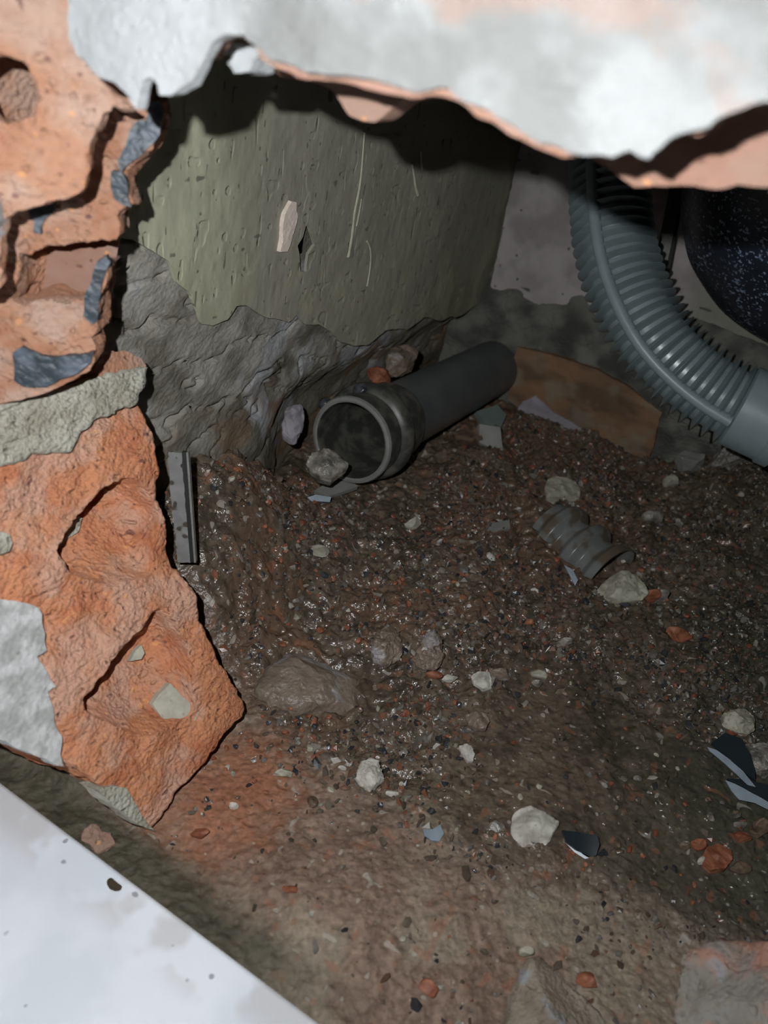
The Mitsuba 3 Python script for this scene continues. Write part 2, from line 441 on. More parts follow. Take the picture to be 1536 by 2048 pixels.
principled('lump', lambda p, n, uv: mix(mix((0.12, 0.085, 0.06), (0.22, 0.175, 0.135), fbm(p.x * 130, p.y * 130, p.z * 130, 4)), (0.30, 0.29, 0.29), smoothstep(0.56, 0.68, fbm(p.x * 60, p.y * 60, p.z * 60, 3)) * 0.7), 0.45, 0.4, fine_bump, 0.0012)
def chunk_fn(red, lo, hi, ox):
    def fn(p, n, uv):
        c = mix(lo, hi, fbm(p.x * 90, p.y * 90, p.z * 90, 4))
        b = fbm(p.x * 48 + ox, p.y * 48, p.z * 48 + 3, 4)
        c = mix(c, (0.34, 0.18, 0.13), smoothstep(0.40, 0.54, b) * red)
        c = mix(c, (0.26, 0.29, 0.31), smoothstep(0.56, 0.66, fbm(p.x * 60 + 20 + ox, p.y * 60, p.z * 60, 3)) * 0.7)
        return mix(c, (0.15, 0.12, 0.09), smoothstep(0.55, 0.7, fbm(p.x * 150, p.y * 150 + ox, p.z * 150, 3)) * 0.5)
    return fn
principled('chunk_grey', chunk_fn(0.12, (0.15, 0.13, 0.095), (0.27, 0.24, 0.19), 1.0), 0.85, 0.25, pit_bump, 0.0016)
principled('chunk_mixed', chunk_fn(0.95, (0.15, 0.135, 0.115), (0.27, 0.25, 0.22), 7.0), 0.85, 0.25, pit_bump, 0.0016)
principled('plastic_blue', lambda p, n, uv: mix((0.14, 0.175, 0.20), (0.26, 0.31, 0.35), fbm(p.x * 120, p.y * 120, p.z * 120, 3)), 0.3, 0.5)
principled('plastic_grey', lambda p, n, uv: mix((0.13, 0.13, 0.115), (0.22, 0.22, 0.205), fbm(p.x * 90, p.y * 90, p.z * 90, 3)), 0.3, 0.5)
principled('plastic_dark', (0.018, 0.024, 0.028), 0.22, 0.6)
principled('glaze_shard', lambda p, n, uv: mix((0.20, 0.20, 0.18), (0.34, 0.335, 0.31), fbm(p.x * 80, p.y * 80, p.z * 80, 3)), 0.25, 0.5)
principled('green_shard', lambda p, n, uv: mix((0.10, 0.13, 0.115), (0.20, 0.235, 0.21), fbm(p.x * 80, p.y * 80, p.z * 80, 3)), 0.3, 0.5)
scene['grit_mix'] = {'type': 'twosided', 'bsdf': {'type': 'principled', 'base_color': {'type': 'mesh_attribute', 'name': 'vertex_color'}, 'roughness': 0.36, 'specular': 0.5}}

# ================================================================ LARGE STRUCTURE
# ---------------------------------------------------------------- floor: rubble bed, screed strip, tile
def ground(X, Y):
    """height of the rubble bed in metres"""
    X, Y = np.asarray(X, float), np.asarray(Y, float)
    rise = 0.030 * sstep(0.27, 0.50, Y) * (1 - 0.35 * sstep(-0.18, 0.0, X)) - 0.008 * sstep(0.58, 0.75, Y) * sstep(-0.1, -0.2, X)
    rise = rise + 0.085 * sstep(-0.195, -0.30, X) * sstep(0.26, 0.33, Y) * sstep(0.50, 0.36, Y)
    rise = rise + 0.042 * sstep(0.60, 0.80, Y) * sstep(-0.10, 0.02, X)
    rise = rise - 0.006 * sstep(0.23, 0.19, Y) + 0.016 * np.exp(-((Y - 0.205) / 0.011) ** 2) * sstep(-0.205, -0.245, X)
    return rise


def floor_pt(x, y, lift=0.0):
    p = on_z(x, y, 0.02)
    for _ in range(12):
        p = on_z(x, y, float(ground(p[0], p[1])) + lift)
    return p


root('floor', 'rubble floor behind a white tile', kind='structure')
gx = np.arange(-0.34, 0.42, 0.0014); gy = np.arange(0.13, 0.86, 0.0014)
GX, GY = np.meshgrid(gx, gy, indexing='ij')
def ground_detail(GX, GY):
    q = np.stack([GX, GY, np.zeros_like(GX)], -1)
    dry = sstep(0.325, 0.262, GY - 0.32 * np.maximum(GX + 0.03, 0))
    smoothmud = sstep(-0.11, -0.05, GX) * sstep(0.47, 0.42, GY) * (1 - dry)
    rough = (1 - 0.85 * dry) * (1 - 0.95 * smoothmud)
    along = np.stack([GX * 0.8 + GY * 0.6, (GY * 0.8 - GX * 0.6) * 0.25, np.zeros_like(GX)], -1)
    z = 0.012 * nf(q, 14, 3, 3) + 0.010 * nf(along, 30, 3, 21) * (1 - dry)
    z += rough * (0.012 * nf(q, 60, 3, 5) + 0.007 * nf(q, 170, 2, 8)) + 0.0024 * nf(q, 330, 2, 9)
    return z
GZ = ground(GX, GY) + ground_detail(GX, GY)
nx, ny = GX.shape
i, j = np.meshgrid(np.arange(nx - 1), np.arange(ny - 1), indexing='ij')
q = np.stack([i * ny + j, (i + 1) * ny + j, (i + 1) * ny + j + 1, i * ny + j + 1], -1).reshape(-1, 4)
bed = trimesh.Trimesh(np.c_[GX.ravel(), GY.ravel(), GZ.ravel()], np.vstack([q[:, [0, 1, 2]], q[:, [0, 2, 3]]]), process=False)
put('floor__rubble_bed', bed, 'mud', True)


def bed_z(X, Y):
    return float(ground(X, Y) + ground_detail(np.array([[X]]), np.array([[Y]]))[0, 0])


# the white tile in front of the wall, its edge rounded
e0, e1 = on_z(0, 1560, 0.002), on_z(650, 2048, 0.002)
ty = (e0[1] + e1[1]) / 2
def tile_mesh(x0, x1, y0, y1, top, thick, r=0.0035):
    ms = []
    for x in (x0 + r, x1 - r):
        for y in (y0 + r, y1 - r):
            ms.append(m3.Manifold.sphere(r, 24).translate([x, y, top - r]))
            ms.append(m3.Manifold.cube([2 * r, 2 * r, 0.001]).translate([x - r, y - r, top - thick]))
    return to_tri(m3.Manifold.batch_hull(ms))
put('floor__tile', tile_mesh(-0.36, 0.24, ty - 0.33, ty, 0.002, 0.009), 'tile_glaze', 30)
put('floor__tile', tile_mesh(-0.963, -0.363, ty - 0.33, ty, 0.002, 0.009), 'tile_glaze', 30)
sub = trimesh.creation.box([1.8, 0.36, 0.02]); sub.apply_translation([0, ty - 0.18, -0.018])
put('floor__screed', sub, 'mortar', False)

# ---------------------------------------------------------------- left wall (olive painted) : X = LEFT_X
root('wall_left', 'olive painted side wall with bare grey render below', kind='structure')
LW = Plane([LEFT_X, 0.45, 0.2], [1, 0, 0])
paint_px = [(1060, 200), (1050, 340), (1022, 430), (998, 520), (975, 590), (925, 628), (880, 640), (845, 632), (810, 660), (770, 658), (735, 690), (705, 690),
            (680, 685), (655, 660), (632, 650), (610, 645), (590, 628), (575, 645), (552, 640), (520, 630), (490, 612), (470, 612), (450, 640), (420, 655), (400, 650),
            (388, 615), (372, 585), (345, 565), (330, 520), (300, 490), (272, 476), (230, 470), (120, 440), (60, 100), (400, -160), (1000, -160)]
pu = LW.uv(paint_px)
# wall behind, meshed as a rough relief
wy = np.arange(0.12, 0.85, 0.0018); wz = np.arange(-0.03, 0.62, 0.0018)
WY, WZ = np.meshgrid(wy, wz, indexing='ij')
q = np.stack([np.zeros_like(WY), WY, WZ], -1)
bare = shapely.contains_xy(Polygon(pu).buffer(-0.002), WY - 0.45, WZ - 0.2) == False
bulge = 0.014 * sstep(0.15, 0.03, WZ) * sstep(0.24, 0.30, WY) * sstep(0.50, 0.42, WY) - 0.02 * sstep(0.44, 0.52, WY) * sstep(0.12, 0.08, WZ)
rel = 0.008 * nf(q, 17, 3, 41) + 0.0050 * nf(q, 42, 3, 42) + 0.0014 * nf(q, 190, 3, 43)
crack = 1 - np.abs(nf(q * [1, 1, 1.5], 22, 3, 46)) * 2 / 0.05
rel = rel - 0.004 - 0.004 * np.clip(crack, 0, 1)
WX = LEFT_X + np.where(bare, bulge + rel * 1.3, np.minimum(rel * 0.3, 0) - 0.003)
# the deep hole in the paint
hole_c = LW.px(606, 488)
hd = np.sqrt(((WY - hole_c[1]) / 0.0042) ** 2 + ((WZ - hole_c[2]) / 0.0135) ** 2)
n1, n2 = WY.shape
i, j = np.meshgrid(np.arange(n1 - 1), np.arange(n2 - 1), indexing='ij')
q = np.stack([i * n2 + j, (i + 1) * n2 + j, (i + 1) * n2 + j + 1, i * n2 + j + 1], -1).reshape(-1, 4)
q = q[hd.ravel()[q].min(1) > 1.25]
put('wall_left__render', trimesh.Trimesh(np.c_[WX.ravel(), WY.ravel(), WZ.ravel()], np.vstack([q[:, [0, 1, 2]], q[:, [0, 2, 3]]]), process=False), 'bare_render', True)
pp = ragged(pu, 0.006, 0.0022, 5)
hole_px = [(606, 450), (613, 453), (618, 470), (625, 488), (613, 507), (609, 543), (598, 543), (595, 508), (591, 490), (600, 472)]
pp = pp.difference(ragged(LW.uv(hole_px), 0.002, 0.0004, 6))
pl = grid_slab(pp, LW, 0.0015, -0.0006, 0.004, 1)
v = np.array(pl.vertices)
v[:, 0] += 0.0030 * nf(v, 30, 2, 12) + 0.0009 * nf(v * [1, 1.6, 0.8], 90, 3, 14)
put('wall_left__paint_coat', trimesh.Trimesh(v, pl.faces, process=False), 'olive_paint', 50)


def plate(plane, pts, front, back, spacing, bsdf, key, amp=0.0006, rag=0.0008, seed=0, smooth=45, f=160):
    poly = ragged(plane.uv(pts), max(spacing * 1.2, 0.0015), rag, seed)
    m = roughen(grid_slab(poly, plane, front, back, spacing, seed), (f, amp, 3), seed=seed)
    return put(key, m, bsdf, smooth)


principled('scar', (0.72, 0.62, 0.52), 0.9, 0.2, fine_bump, 0.0008)
principled('drip_paint', (0.44, 0.43, 0.32), 0.45, 0.4)
k = plate(LW, [(572, 400), (582, 402), (584, 430), (577, 460), (571, 480), (564, 500), (551, 501), (554, 478), (555, 450), (560, 425)], 0.0045, 0.001, 0.0022, 'scar', 'wall_left__plaster_scar', seed=3)
labels[k] = {'label': 'pale bare scar in the paint'}
# raised runs of paint
def run(pts, r0, r1, key):
    w = [LW.px(x, y, 0.0035) for x, y in pts]
    c, l = spline(w, 60)
    t = np.linspace(0, 1, 60)
    m, _ = tube(c, (r0 + (r1 - r0) * t) * (1 + 0.5 * (meshkit.noise(c * 220, 4) - 0.5)), 10)
    vv = np.array(m.vertices); vv[:, 0] = LEFT_X + 0.003 + (vv[:, 0] - LEFT_X - 0.0035) * 0.6
    put(key, trimesh.Trimesh(vv, m.faces, process=False), 'drip_paint', 60)
run([(722, 262), (719, 300), (715, 350), (709, 390), (703, 420), (699, 455), (694, 490), (690, 512)], 0.0009, 0.0016, 'wall_left__paint_run')
run([(817, 325), (821, 345), (824, 365), (830, 388)], 0.0012, 0.0016, 'wall_left__paint_run')
run([(727, 480), (735, 505), (733, 540), (728, 570)], 0.0008, 0.0010, 'wall_left__paint_run')
run([(716, 395), (712, 420), (706, 450)], 0.0008, 0.0010, 'wall_left__paint_run')
run([(835, 300), (836, 320), (838, 336)], 0.0008, 0.0012, 'wall_left__paint_run')
# lumps and masonry showing at the foot of the wall
def wall_lump(x, y, w, h, bsdf, key, seed, X=None, proud=0.008):
    c = on_x(x, y, LEFT_X + (X or 0.004))
    s = depth(c) / F_PX
    m = trimesh.creation.icosphere(4)
    vv = np.array(m.vertices)
    vv = np.sign(vv) * np.abs(vv) ** 0.75
    vv = vv * [proud, w * s * 0.62, h * s * 0.52] + c
    put(key, roughen(trimesh.Trimesh(vv, m.faces, process=False), (60, 0.006, 3), (200, 0.002, 3), seed=seed), bsdf, 45)
wall_lump(800, 722, 76, 54, 'lump', 'wall_left__brick_stub', 6, 0.012, 0.010)
wall_lump(757, 750, 36, 28, 'chip_orange', 'wall_left__brick_stub', 7, 0.014, 0.008)
wall_lump(585, 845, 40, 66, 'violet_mortar', 'wall_left__lime_patch', 8, 0.004, 0.007)

# ---------------------------------------------------------------- back wall : Y = BACK_Y
root('wall_back', 'rear wall with pinkish plaster and one exposed brick', kind='structure')
BW = Plane([0, BACK_Y, 0.2], [0, -1, 0])
bx = np.arange(-0.35, 0.62, 0.004); bz = np.arange(-0.03, 0.60, 0.004)
BX, BZ = np.meshgrid(bx, bz, indexing='ij')
q = np.stack([BX, np.zeros_like(BX), BZ], -1)
BYY = BACK_Y - 0.002 - 0.012 * nf(q, 20, 3, 51) - 0.008 * nf(q, 60, 3, 52) - 0.012 * sstep(0.16, 0.10, BZ) + 0.006 * sstep(0.13, 0.2, BZ)
n1, n2 = BX.shape
i, j = np.meshgrid(np.arange(n1 - 1), np.arange(n2 - 1), indexing='ij')
q = np.stack([i * n2 + j, i * n2 + j + 1, (i + 1) * n2 + j + 1, (i + 1) * n2 + j], -1).reshape(-1, 4)
put('wall_back__concrete', trimesh.Trimesh(np.c_[BX.ravel(), BYY.ravel(), BZ.ravel()], np.vstack([q[:, [0, 1, 2]], q[:, [0, 2, 3]]]), process=False), 'back_concrete', True)
plate(BW, [(1036, 250), (1034, 330), (1020, 410), (1002, 500), (985, 575), (984, 610), (996, 628), (1030, 636), (1062, 641), (1075, 622), (1095, 614), (1115, 618), (1132, 640), (1165, 655), (1198, 668),
           (1260, 640), (1330, 628), (1380, 632), (1430, 645), (1480, 668), (1540, 690), (1800, 720), (1900, 250), (1900, -200), (1036, -200)],
      0.006, -0.004, 0.006, 'back_plaster', 'wall_back__plaster_coat', 0.0012, 0.002, 15)
bp = [(1049, 684), (1100, 697), (1155, 712), (1209, 731), (1270, 765), (1332, 812), (1318, 870), (1307, 907), (1248, 895), (1170, 866), (1092, 834), (1031, 788), (1037, 720)]
plate(BW, bp, 0.020, -0.01, 0.004, 'old_brick', 'wall_back__brick', 0.0014, 0.0012, 17)
plate(BW, [(1060, 790), (1085, 780), (1110, 800), (1125, 815), (1170, 840), (1215, 866), (1250, 880), (1248, 897), (1170, 868), (1092, 836), (1050, 806)], 0.0225, 0.012, 0.003, 'violet_mortar', 'wall_back__mortar_smear', 0.0012, 0.0016, 18)

# ---------------------------------------------------------------- front wall: broken pier on the left, broken lintel above
root('wall_front', 'broken front wall of hollow orange bricks and grey plaster', kind='structure')
# cut face of the low brick, leaning back
a0 = on_y(300, 1655, WALL_Y); a1 = on_z(482, 1422, 0.02); a2 = on_y(0, 930, WALL_Y)
nl = np.cross(a1 - a0, a2 - a0); nl *= np.sign(nl[0])
LO = Plane(a0, nl)
print('LO', LO.n, a0, a1, a2, 'top back', LO.px(270, 800))
low_px = [(-90, 960), (0, 928), (55, 904), (130, 898), (150, 863), (191, 832), (263, 806), (276, 803), (290, 830), (305, 868), (313, 900), (319, 945), (316, 985), (323, 1012), (331, 1042),
          (345, 1085), (353, 1122), (371, 1165), (386, 1200), (396, 1240), (420, 1290), (446, 1340), (471, 1385), (487, 1412), (480, 1432), (445, 1466), (402, 1520), (352, 1582), (303, 1662),
          (288, 1640), (262, 1590), (240, 1572), (195, 1560), (150, 1536), (112, 1514), (90, 1470), (40, 1440), (-90, 1360)]
lo = ragged(LO.uv(low_px), 0.004, 0.0012, 31)
low = grid_slab(lo, LO, 0.0, -0.06, 0.0024, 31)
def P(x, y, w): return LO.px(x, y, w)
def hull(pts, seg=32):
    return m3.Manifold.batch_hull([m3.Manifold.sphere(float(r), seg).translate([float(c) for c in P(x, y, w)]) for x, y, w, r in pts])
def opening(pts, w=0.014, r=0.003): return [(x, y, w, r) for x, y in pts]
cut1 = hull(opening([(255, 967), (298, 992), (310, 1040), (306, 1095), (270, 1150), (225, 1165), (150, 1150), (118, 1112), (172, 1012)]) +
            [(250, 1000, -0.014, 0.012), (285, 1040, -0.012, 0.012), (215, 1040, -0.014, 0.012), (160, 1095, -0.012, 0.010), (230, 1150, -0.001, 0.006), (285, 1130, -0.003, 0.006)])
cut1b = hull([(250, 985, -0.016, 0.010), (140, 1100, -0.014, 0.009), (215, 935, -0.040, 0.010), (105, 1050, -0.036, 0.009)])
cut2 = hull(opening([(320, 1224), (360, 1288), (386, 1378), (374, 1446), (292, 1468), (205, 1428), (167, 1396), (246, 1304)]) +
            [(316, 1256, -0.012, 0.009), (340, 1310, -0.012, 0.012), (262, 1330, -0.015, 0.012), (200, 1392, -0.010, 0.008), (300, 1400, -0.008, 0.010), (368, 1420, 0.000, 0.006), (285, 1455, 0.001, 0.005)])
cut2b = hull([(314, 1250, -0.015, 0.009), (190, 1392, -0.012, 0.008), (270, 1195, -0.040, 0.009), (150, 1340, -0.036, 0.008)])
v = np.array(low.vertices)
low = trimesh.Trimesh(v + LO.n * (0.010 * nf(v, 26, 3, 33))[:, None] * 1.2, low.faces, process=False)
low = carve(low, [cut1, cut1b, cut2, cut2b])
m = to_man(low).trim_by_plane([1, 0, 0], LEFT_X - 0.03).trim_by_plane([0, 0, 1], -0.02)
low = roughen(to_tri(m) if not m.is_empty() else low, (55, 0.0030, 4), (300, 0.0013, 3), seed=34)
put('wall_front__brick', low, 'brick_orange', 40)
# mortar left on the low brick's outer face
def on_low(pts, front, back, spacing, bsdf, key, seed, amp=0.001, rag=0.0012):
    return plate(LO, pts, front, back, spacing, bsdf, key, amp, rag, seed)
principled('plaster_white', stone_fn((0.30, 0.30, 0.285), (0.46, 0.46, 0.45), 0.3), 0.9, 0.2, fine_bump, 0.0010)
on_low([(-90, 1190), (0, 1198), (30, 1203), (62, 1218), (75, 1255), (82, 1300), (62, 1310), (80, 1345), (98, 1372), (82, 1385), (92, 1430), (104, 1470), (114, 1530), (40, 1500), (-90, 1440)],
       0.006, -0.006, 0.0026, 'plaster_white', 'wall_front__mortar_patch', 41, 0.0012, 0.0014)
on_low([(182, 1574), (215, 1568), (246, 1575), (262, 1605), (282, 1640), (300, 1662), (262, 1640), (220, 1604)], 0.004, -0.01, 0.0024, 'mortar', 'wall_front__mortar_patch', 42)
on_low([(-20, 1060), (0, 1065), (8, 1085), (4, 1105), (-20, 1110)], 0.006, -0.004, 0.002, 'mortar', 'wall_front__mortar_patch', 43)
on_low([(128, 1068), (150, 1040), (185, 1026), (212, 1036), (208, 1062), (186, 1078), (160, 1100), (135, 1098)], -0.0205, -0.05, 0.0020, 'mortar', 'wall_front__mortar_patch', 44)
# bed joint above it
JO = Plane(LO.px(140, 850) + 0.0, LO.n)
joint_px = [(-90, 835), (0, 808), (68, 790), (164, 760), (219, 746), (285, 732), (281, 758), (272, 782), (266, 800), (262, 810), (191, 834), (150, 866), (130, 902), (55, 908), (0, 932), (-90, 965)]
plate(JO, joint_px, 0.005, -0.05, 0.0018, 'mortar', 'wall_front__mortar_joint', 0.0022, 0.0014, 45)
# upper brick: a vertical, obliquely broken face
b0 = on_y(0, 300, WALL_Y); b1 = on_y(318, 300, 0.232)
nu = np.cross(b1 - b0, [0, 0, 1.0]); nu *= np.sign(nu[0])
nu = nu / np.linalg.norm(nu); nu[2] = 0.16
UPP = Plane(b0, nu)
UPR = Plane(b0 - UPP.n * 0.032, nu)
print('UPP', UPP.n, UPP.px(200, 740), 'vs joint', JO.px(200, 750))
rear_px = [(-90, 60), (120, 40), (200, 130), (250, 170), (296, 150), (312, 170), (326, 205), (322, 250), (312, 282), (296, 306), (268, 330), (252, 348), (258, 385), (264, 412), (246, 420), (232, 436), (240, 462),
           (228, 490), (218, 515), (210, 560), (200, 600), (198, 640), (196, 662), (184, 672), (192, 688), (190, 712), (170, 745), (150, 762), (100, 780), (40, 798), (-90, 830)]
re = ragged(UPR.uv(rear_px), 0.004, 0.0010, 51)
rear = grid_slab(re, UPR, 0.0, -0.030, 0.0022, 51)
def U(x, y, w): return UPR.px(x, y, w)
def uhull(pts, pl_=None, seg=32):
    return m3.Manifold.batch_hull([m3.Manifold.sphere(float(r), seg).translate([float(c) for c in (pl_ or UPR).px(x, y, w)]) for x, y, w, r in pts])
v = np.array(rear.vertices)
rear = trimesh.Trimesh(v + UPP.n * (0.006 * nf(v, 30, 3, 53))[:, None], rear.faces, process=False)
hole_a = to_man(grid_slab(ragged(UPR.uv([(38, 508), (70, 500), (100, 490), (150, 482), (200, 478), (244, 474), (226, 503), (214, 530), (204, 560), (200, 590), (176, 602), (140, 606), (90, 600), (44, 612), (22, 602), (38, 570)]), 0.003, 0.0008, 151), UPR, 0.02, -0.05, 0.003, 151))
hole_b = uhull([(36, 184, 0.012, 0.0125), (-10, 130, -0.06, 0.016)])
deep = grid_slab(ragged(UPR.uv([(-60, 440), (215, 440), (222, 480), (206, 560), (202, 600), (190, 640), (-60, 660)]), 0.004, 0.0006, 152), Plane(b0 - UPP.n * 0.066, nu), 0.0, -0.006, 0.003, 152)
put('wall_front__brick_core', roughen(deep, (40, 0.002, 2), seed=153), 'brick_pale', 40)
rear = roughen(carve(rear, [hole_a, hole_b]), (70, 0.0032, 4), (320, 0.0012, 3), seed=54)
put('wall_front__brick', rear, 'brick_dusty', 40)
# outer shell of the upper brick, standing proud
shell_px = [(-90, -120), (150, -120), (150, 40), (190, 140), (240, 190), (278, 218), (236, 212), (222, 228), (214, 255), (192, 288), (184, 330), (176, 372), (150, 394), (120, 400), (85, 402), (45, 416), (20, 440), (18, 520), (26, 560), (10, 580), (-90, 560)]
sh = ragged(UPP.uv(shell_px), 0.003, 0.0010, 55)
shell = grid_slab(sh, UPP, 0.012, 0.005, 0.0022, 55)
v = np.array(shell.vertices)
shell = trimesh.Trimesh(v + UPP.n * (0.005 * nf(v, 32, 3, 56))[:, None], shell.faces, process=False)
hole_c2 = uhull([(36, 186, 0.02, 0.0088), (28, 172, -0.03, 0.0105)], UPP)
shell = roughen(carve(shell, [hole_c2]), (80, 0.0030, 4), (320, 0.0012, 3), seed=57)
put('wall_front__brick_shell', shell, 'brick_dusty', 40)
web = trimesh.creation.box([0.035, 0.075, 0.62]); web.apply_translation([LEFT_X - 0.006, WALL_Y + 0.035, 0.28])
put('wall_front__brick_web', web, 'brick_dusty', False)
plate(UPP, [(-90, 250), (4, 256), (14, 300), (10, 350), (16, 390), (24, 430), (12, 470), (4, 500), (-90, 520)], 0.018, 0.006, 0.0022, 'plaster_white', 'wall_front__mortar_patch', 0.0012, 0.001, 59)
# top of the bed joint, reddish
plate(JO, [(150, 764), (182, 742), (196, 712), (225, 702), (258, 708), (276, 718), (287, 733), (219, 750), (165, 766)], 0.003, -0.04, 0.0026, 'brick_dusty', 'wall_front__brick_fragment', 0.0012, 0.001, 58)
# grey-blue bitumen left on the upper brick
for k, (pts, w) in enumerate([
        ([(302, 205), (322, 205), (326, 230), (318, 268), (308, 288), (290, 305), (262, 328), (244, 345), (240, 320), (252, 290), (262, 262), (278, 240), (292, 240)], 0.002),
        ([(224, 340), (244, 342), (254, 362), (256, 392), (264, 412), (246, 408), (228, 395), (221, 372)], 0.002),
        ([(214, 512), (222, 525), (208, 560), (200, 595), (196, 640), (184, 645), (167, 625), (172, 590), (186, 555), (196, 525)], 0.0025),
        ([(28, 700), (50, 688), (88, 704), (115, 712), (150, 706), (178, 704), (192, 700), (186, 722), (160, 742), (130, 750), (95, 768), (55, 772), (34, 760), (30, 728)], 0.003),
        ([(58, 420), (80, 412), (112, 404), (116, 418), (98, 432), (88, 448), (88, 466), (74, 462), (76, 440)], 0.003)]):
    key = plate(UPR, pts, w + 0.001, w - 0.006, 0.0022, 'bitumen', 'wall_front__bitumen_patch', 0.0009, 0.0009, 60 + k, 60, 120)
    labels[key] = {'label': 'dark blue-grey bitumen patch on the broken edge'}

# lintel: plaster skin over brick shells
LT = Plane([0, WALL_Y, 0.36], [0, -1, 0])
plaster_edge = [(132, 40), (140, 80), (152, 108), (180, 130), (200, 150), (232, 165), (258, 190), (276, 215), (284, 190), (290, 160), (305, 155), (318, 170), (322, 190), (345, 192), (362, 178), (385, 165), (400, 140), (415, 108),
                (430, 82), (455, 70), (485, 72), (505, 95), (530, 120), (565, 128), (605, 138), (640, 140), (680, 150), (725, 160), (770, 172), (815, 184), (850, 180), (885, 182), (915, 200), (945, 222), (985, 240), (1030, 268),
                (1080, 292), (1130, 312), (1180, 318), (1225, 318), (1258, 308), (1275, 318), (1290, 322), (1305, 310), (1330, 285), (1362, 268), (1395, 262), (1425, 258), (1450, 240), (1480, 220), (1510, 205), (1560, 196), (1640, 190), (2600, 200), (4400, 200)]
skin = [(-60, -60)] + [(100, -60), (120, -20)] + plaster_edge
pu_ = LT.uv(plaster_edge)
top = 0.60
outline = pu_ + [(0.50, top - 0.36), (pu_[0][0], top - 0.36)]
# plaster plane's e1 runs along +X or -X: close the outline above the frame
xs = [p[0] for p in pu_]
outline = pu_ + [(pu_[-1][0], top - 0.36), (pu_[0][0] - 0.0, top - 0.36)]
sk = ragged(outline, 0.0035, 0.0008, 71)
skm = roughen(grid_slab(sk, LT, 0.0, -0.004, 0.0026, 71), (45, 0.0020, 3), (150, 0.0010, 3), seed=72)
put('wall_front__plaster_skin', skm, 'lintel_plaster', 45)
def lintel_layer(edge, front, seed, back, bsdf, key, spacing=0.0036):
    pl_ = Plane([0, WALL_Y + front, 0.36], [0, -1, 0])
    u = pl_.uv(edge)
    o = u + [(u[-1][0], top - 0.36), (u[0][0], top - 0.36)]
    m_ = roughen(grid_slab(ragged(o, 0.0035, 0.0006, seed), pl_, 0.0, -(back - front), spacing, seed), (60, 0.0012, 3), (200, 0.0006, 2), seed=seed)
    return put(key, m_, bsdf, 45)
front_shell = [(330, 120), (400, 120), (425, 80), (470, 60), (510, 90), (525, 118), (560, 140), (600, 156), (650, 162), (700, 168), (760, 184), (820, 194), (860, 188), (890, 190), (920, 206), (950, 230), (985, 246), (1030, 272), (1080, 294), (1120, 312), (1160, 314),
               (1220, 305), (1300, 300), (1370, 268), (1398, 272), (1420, 262), (1480, 200), (1560, 170), (2600, 180), (4400, 190)]
lintel_layer(front_shell, 0.0045, 75, 0.013, 'brick_pale', 'wall_front__brick', 0.003)
back_shell = [(380, 60), (470, 40), (520, 100), (560, 150), (610, 160), (645, 168), (668, 182), (680, 205), (698, 232), (728, 243), (748, 242), (775, 222), (800, 204), (830, 190), (860, 184), (900, 160), (1000, 200), (1100, 270), (1180, 318), (1222, 340), (1240, 355), (1268, 374),
              (1310, 368), (1370, 372), (1420, 376), (1480, 368), (1540, 372), (1640, 370), (2600, 380), (4400, 380)]
lintel_layer(back_shell, 0.046, 77, 0.058, 'brick_pale', 'wall_front__brick')
# white fragment in the notch of the lintel
frag = grid_slab(ragged(Plane([0, WALL_Y + 0.028, 0.36], [0, -1, 0]).uv([(446, 92), (480, 84), (525, 92), (532, 112), (508, 120), (498, 142), (468, 148), (452, 128), (470, 116), (450, 110)]), 0.003, 0.0006, 79),
                 Plane([0, WALL_Y + 0.028, 0.36], [0, -1, 0]), 0.0, -0.012, 0.002, 79)
put('wall_front__plaster_fragment', roughen(frag, (150, 0.0015, 3), seed=80), 'lintel_plaster', 45)

# ================================================================ OBJECTS
# ---------------------------------------------------------------- bathtub shell
tc = at_depth(1722, 372, 0.575 * K)
print('tub centre', tc)
R_T = 0.118 * K
pts = [tc, tc + [0.75, 0, 0], tc + [0.75, 0.0, 0.22], tc + [-0.02, 0.0, 0.22], tc + [0, 0.09, 0], tc + [0.75, 0.09, 0], tc + [-0.02, 0.09, 0.22], tc + [0.75, 0.09, 0.22]]
tubm = to_tri(m3.Manifold.batch_hull([m3.Manifold.sphere(R_T, 128).translate([float(c) for c in p]) for p in pts]))
tubkey = root('bathtub', 'dark navy underside of a bathtub with white speckles, above the corrugated hose', 'bathtub')
put(tubkey + '__shell', roughen(trimesh.Trimesh(tubm.vertices, tubm.faces), (30, 0.0015, 2), seed=5), 'tub_enamel', True)
# leg strap behind the hose
s0, s1 = at_depth(1338, 440, 0.655 * K), at_depth(1312, 575, 0.665 * K)
def bar(p, q, w, t, side):
    p, q = np.asarray(p), np.asarray(q)
    d = (q - p) / np.linalg.norm(q - p)
    s = np.asarray(side) - d * np.dot(side, d); s /= np.linalg.norm(s)
    o = np.cross(d, s)
    v_ = [p + a * s * w / 2 + b * o * t / 2 for a in (-1, 1) for b in (-1, 1)] + [q + a * s * w / 2 + b * o * t / 2 for a in (-1, 1) for b in (-1, 1)]
    return trimesh.convex.convex_hull(np.array(v_))
put(tubkey + '__leg', bar(s0 + (s0 - s1) * 0.5, s1, 0.011, 0.003, RIGHT), 'plastic_grey', False)
labels[tubkey + '__leg'] = {'label': 'thin grey metal strap leg'}
put(tubkey + '__leg__edge', bar(s0 + (s0 - s1) * 0.5 + RIGHT * 0.0075 + UP * 0.001, s1 + RIGHT * 0.0065, 0.003, 0.006, RIGHT), 'black_rubber', False)

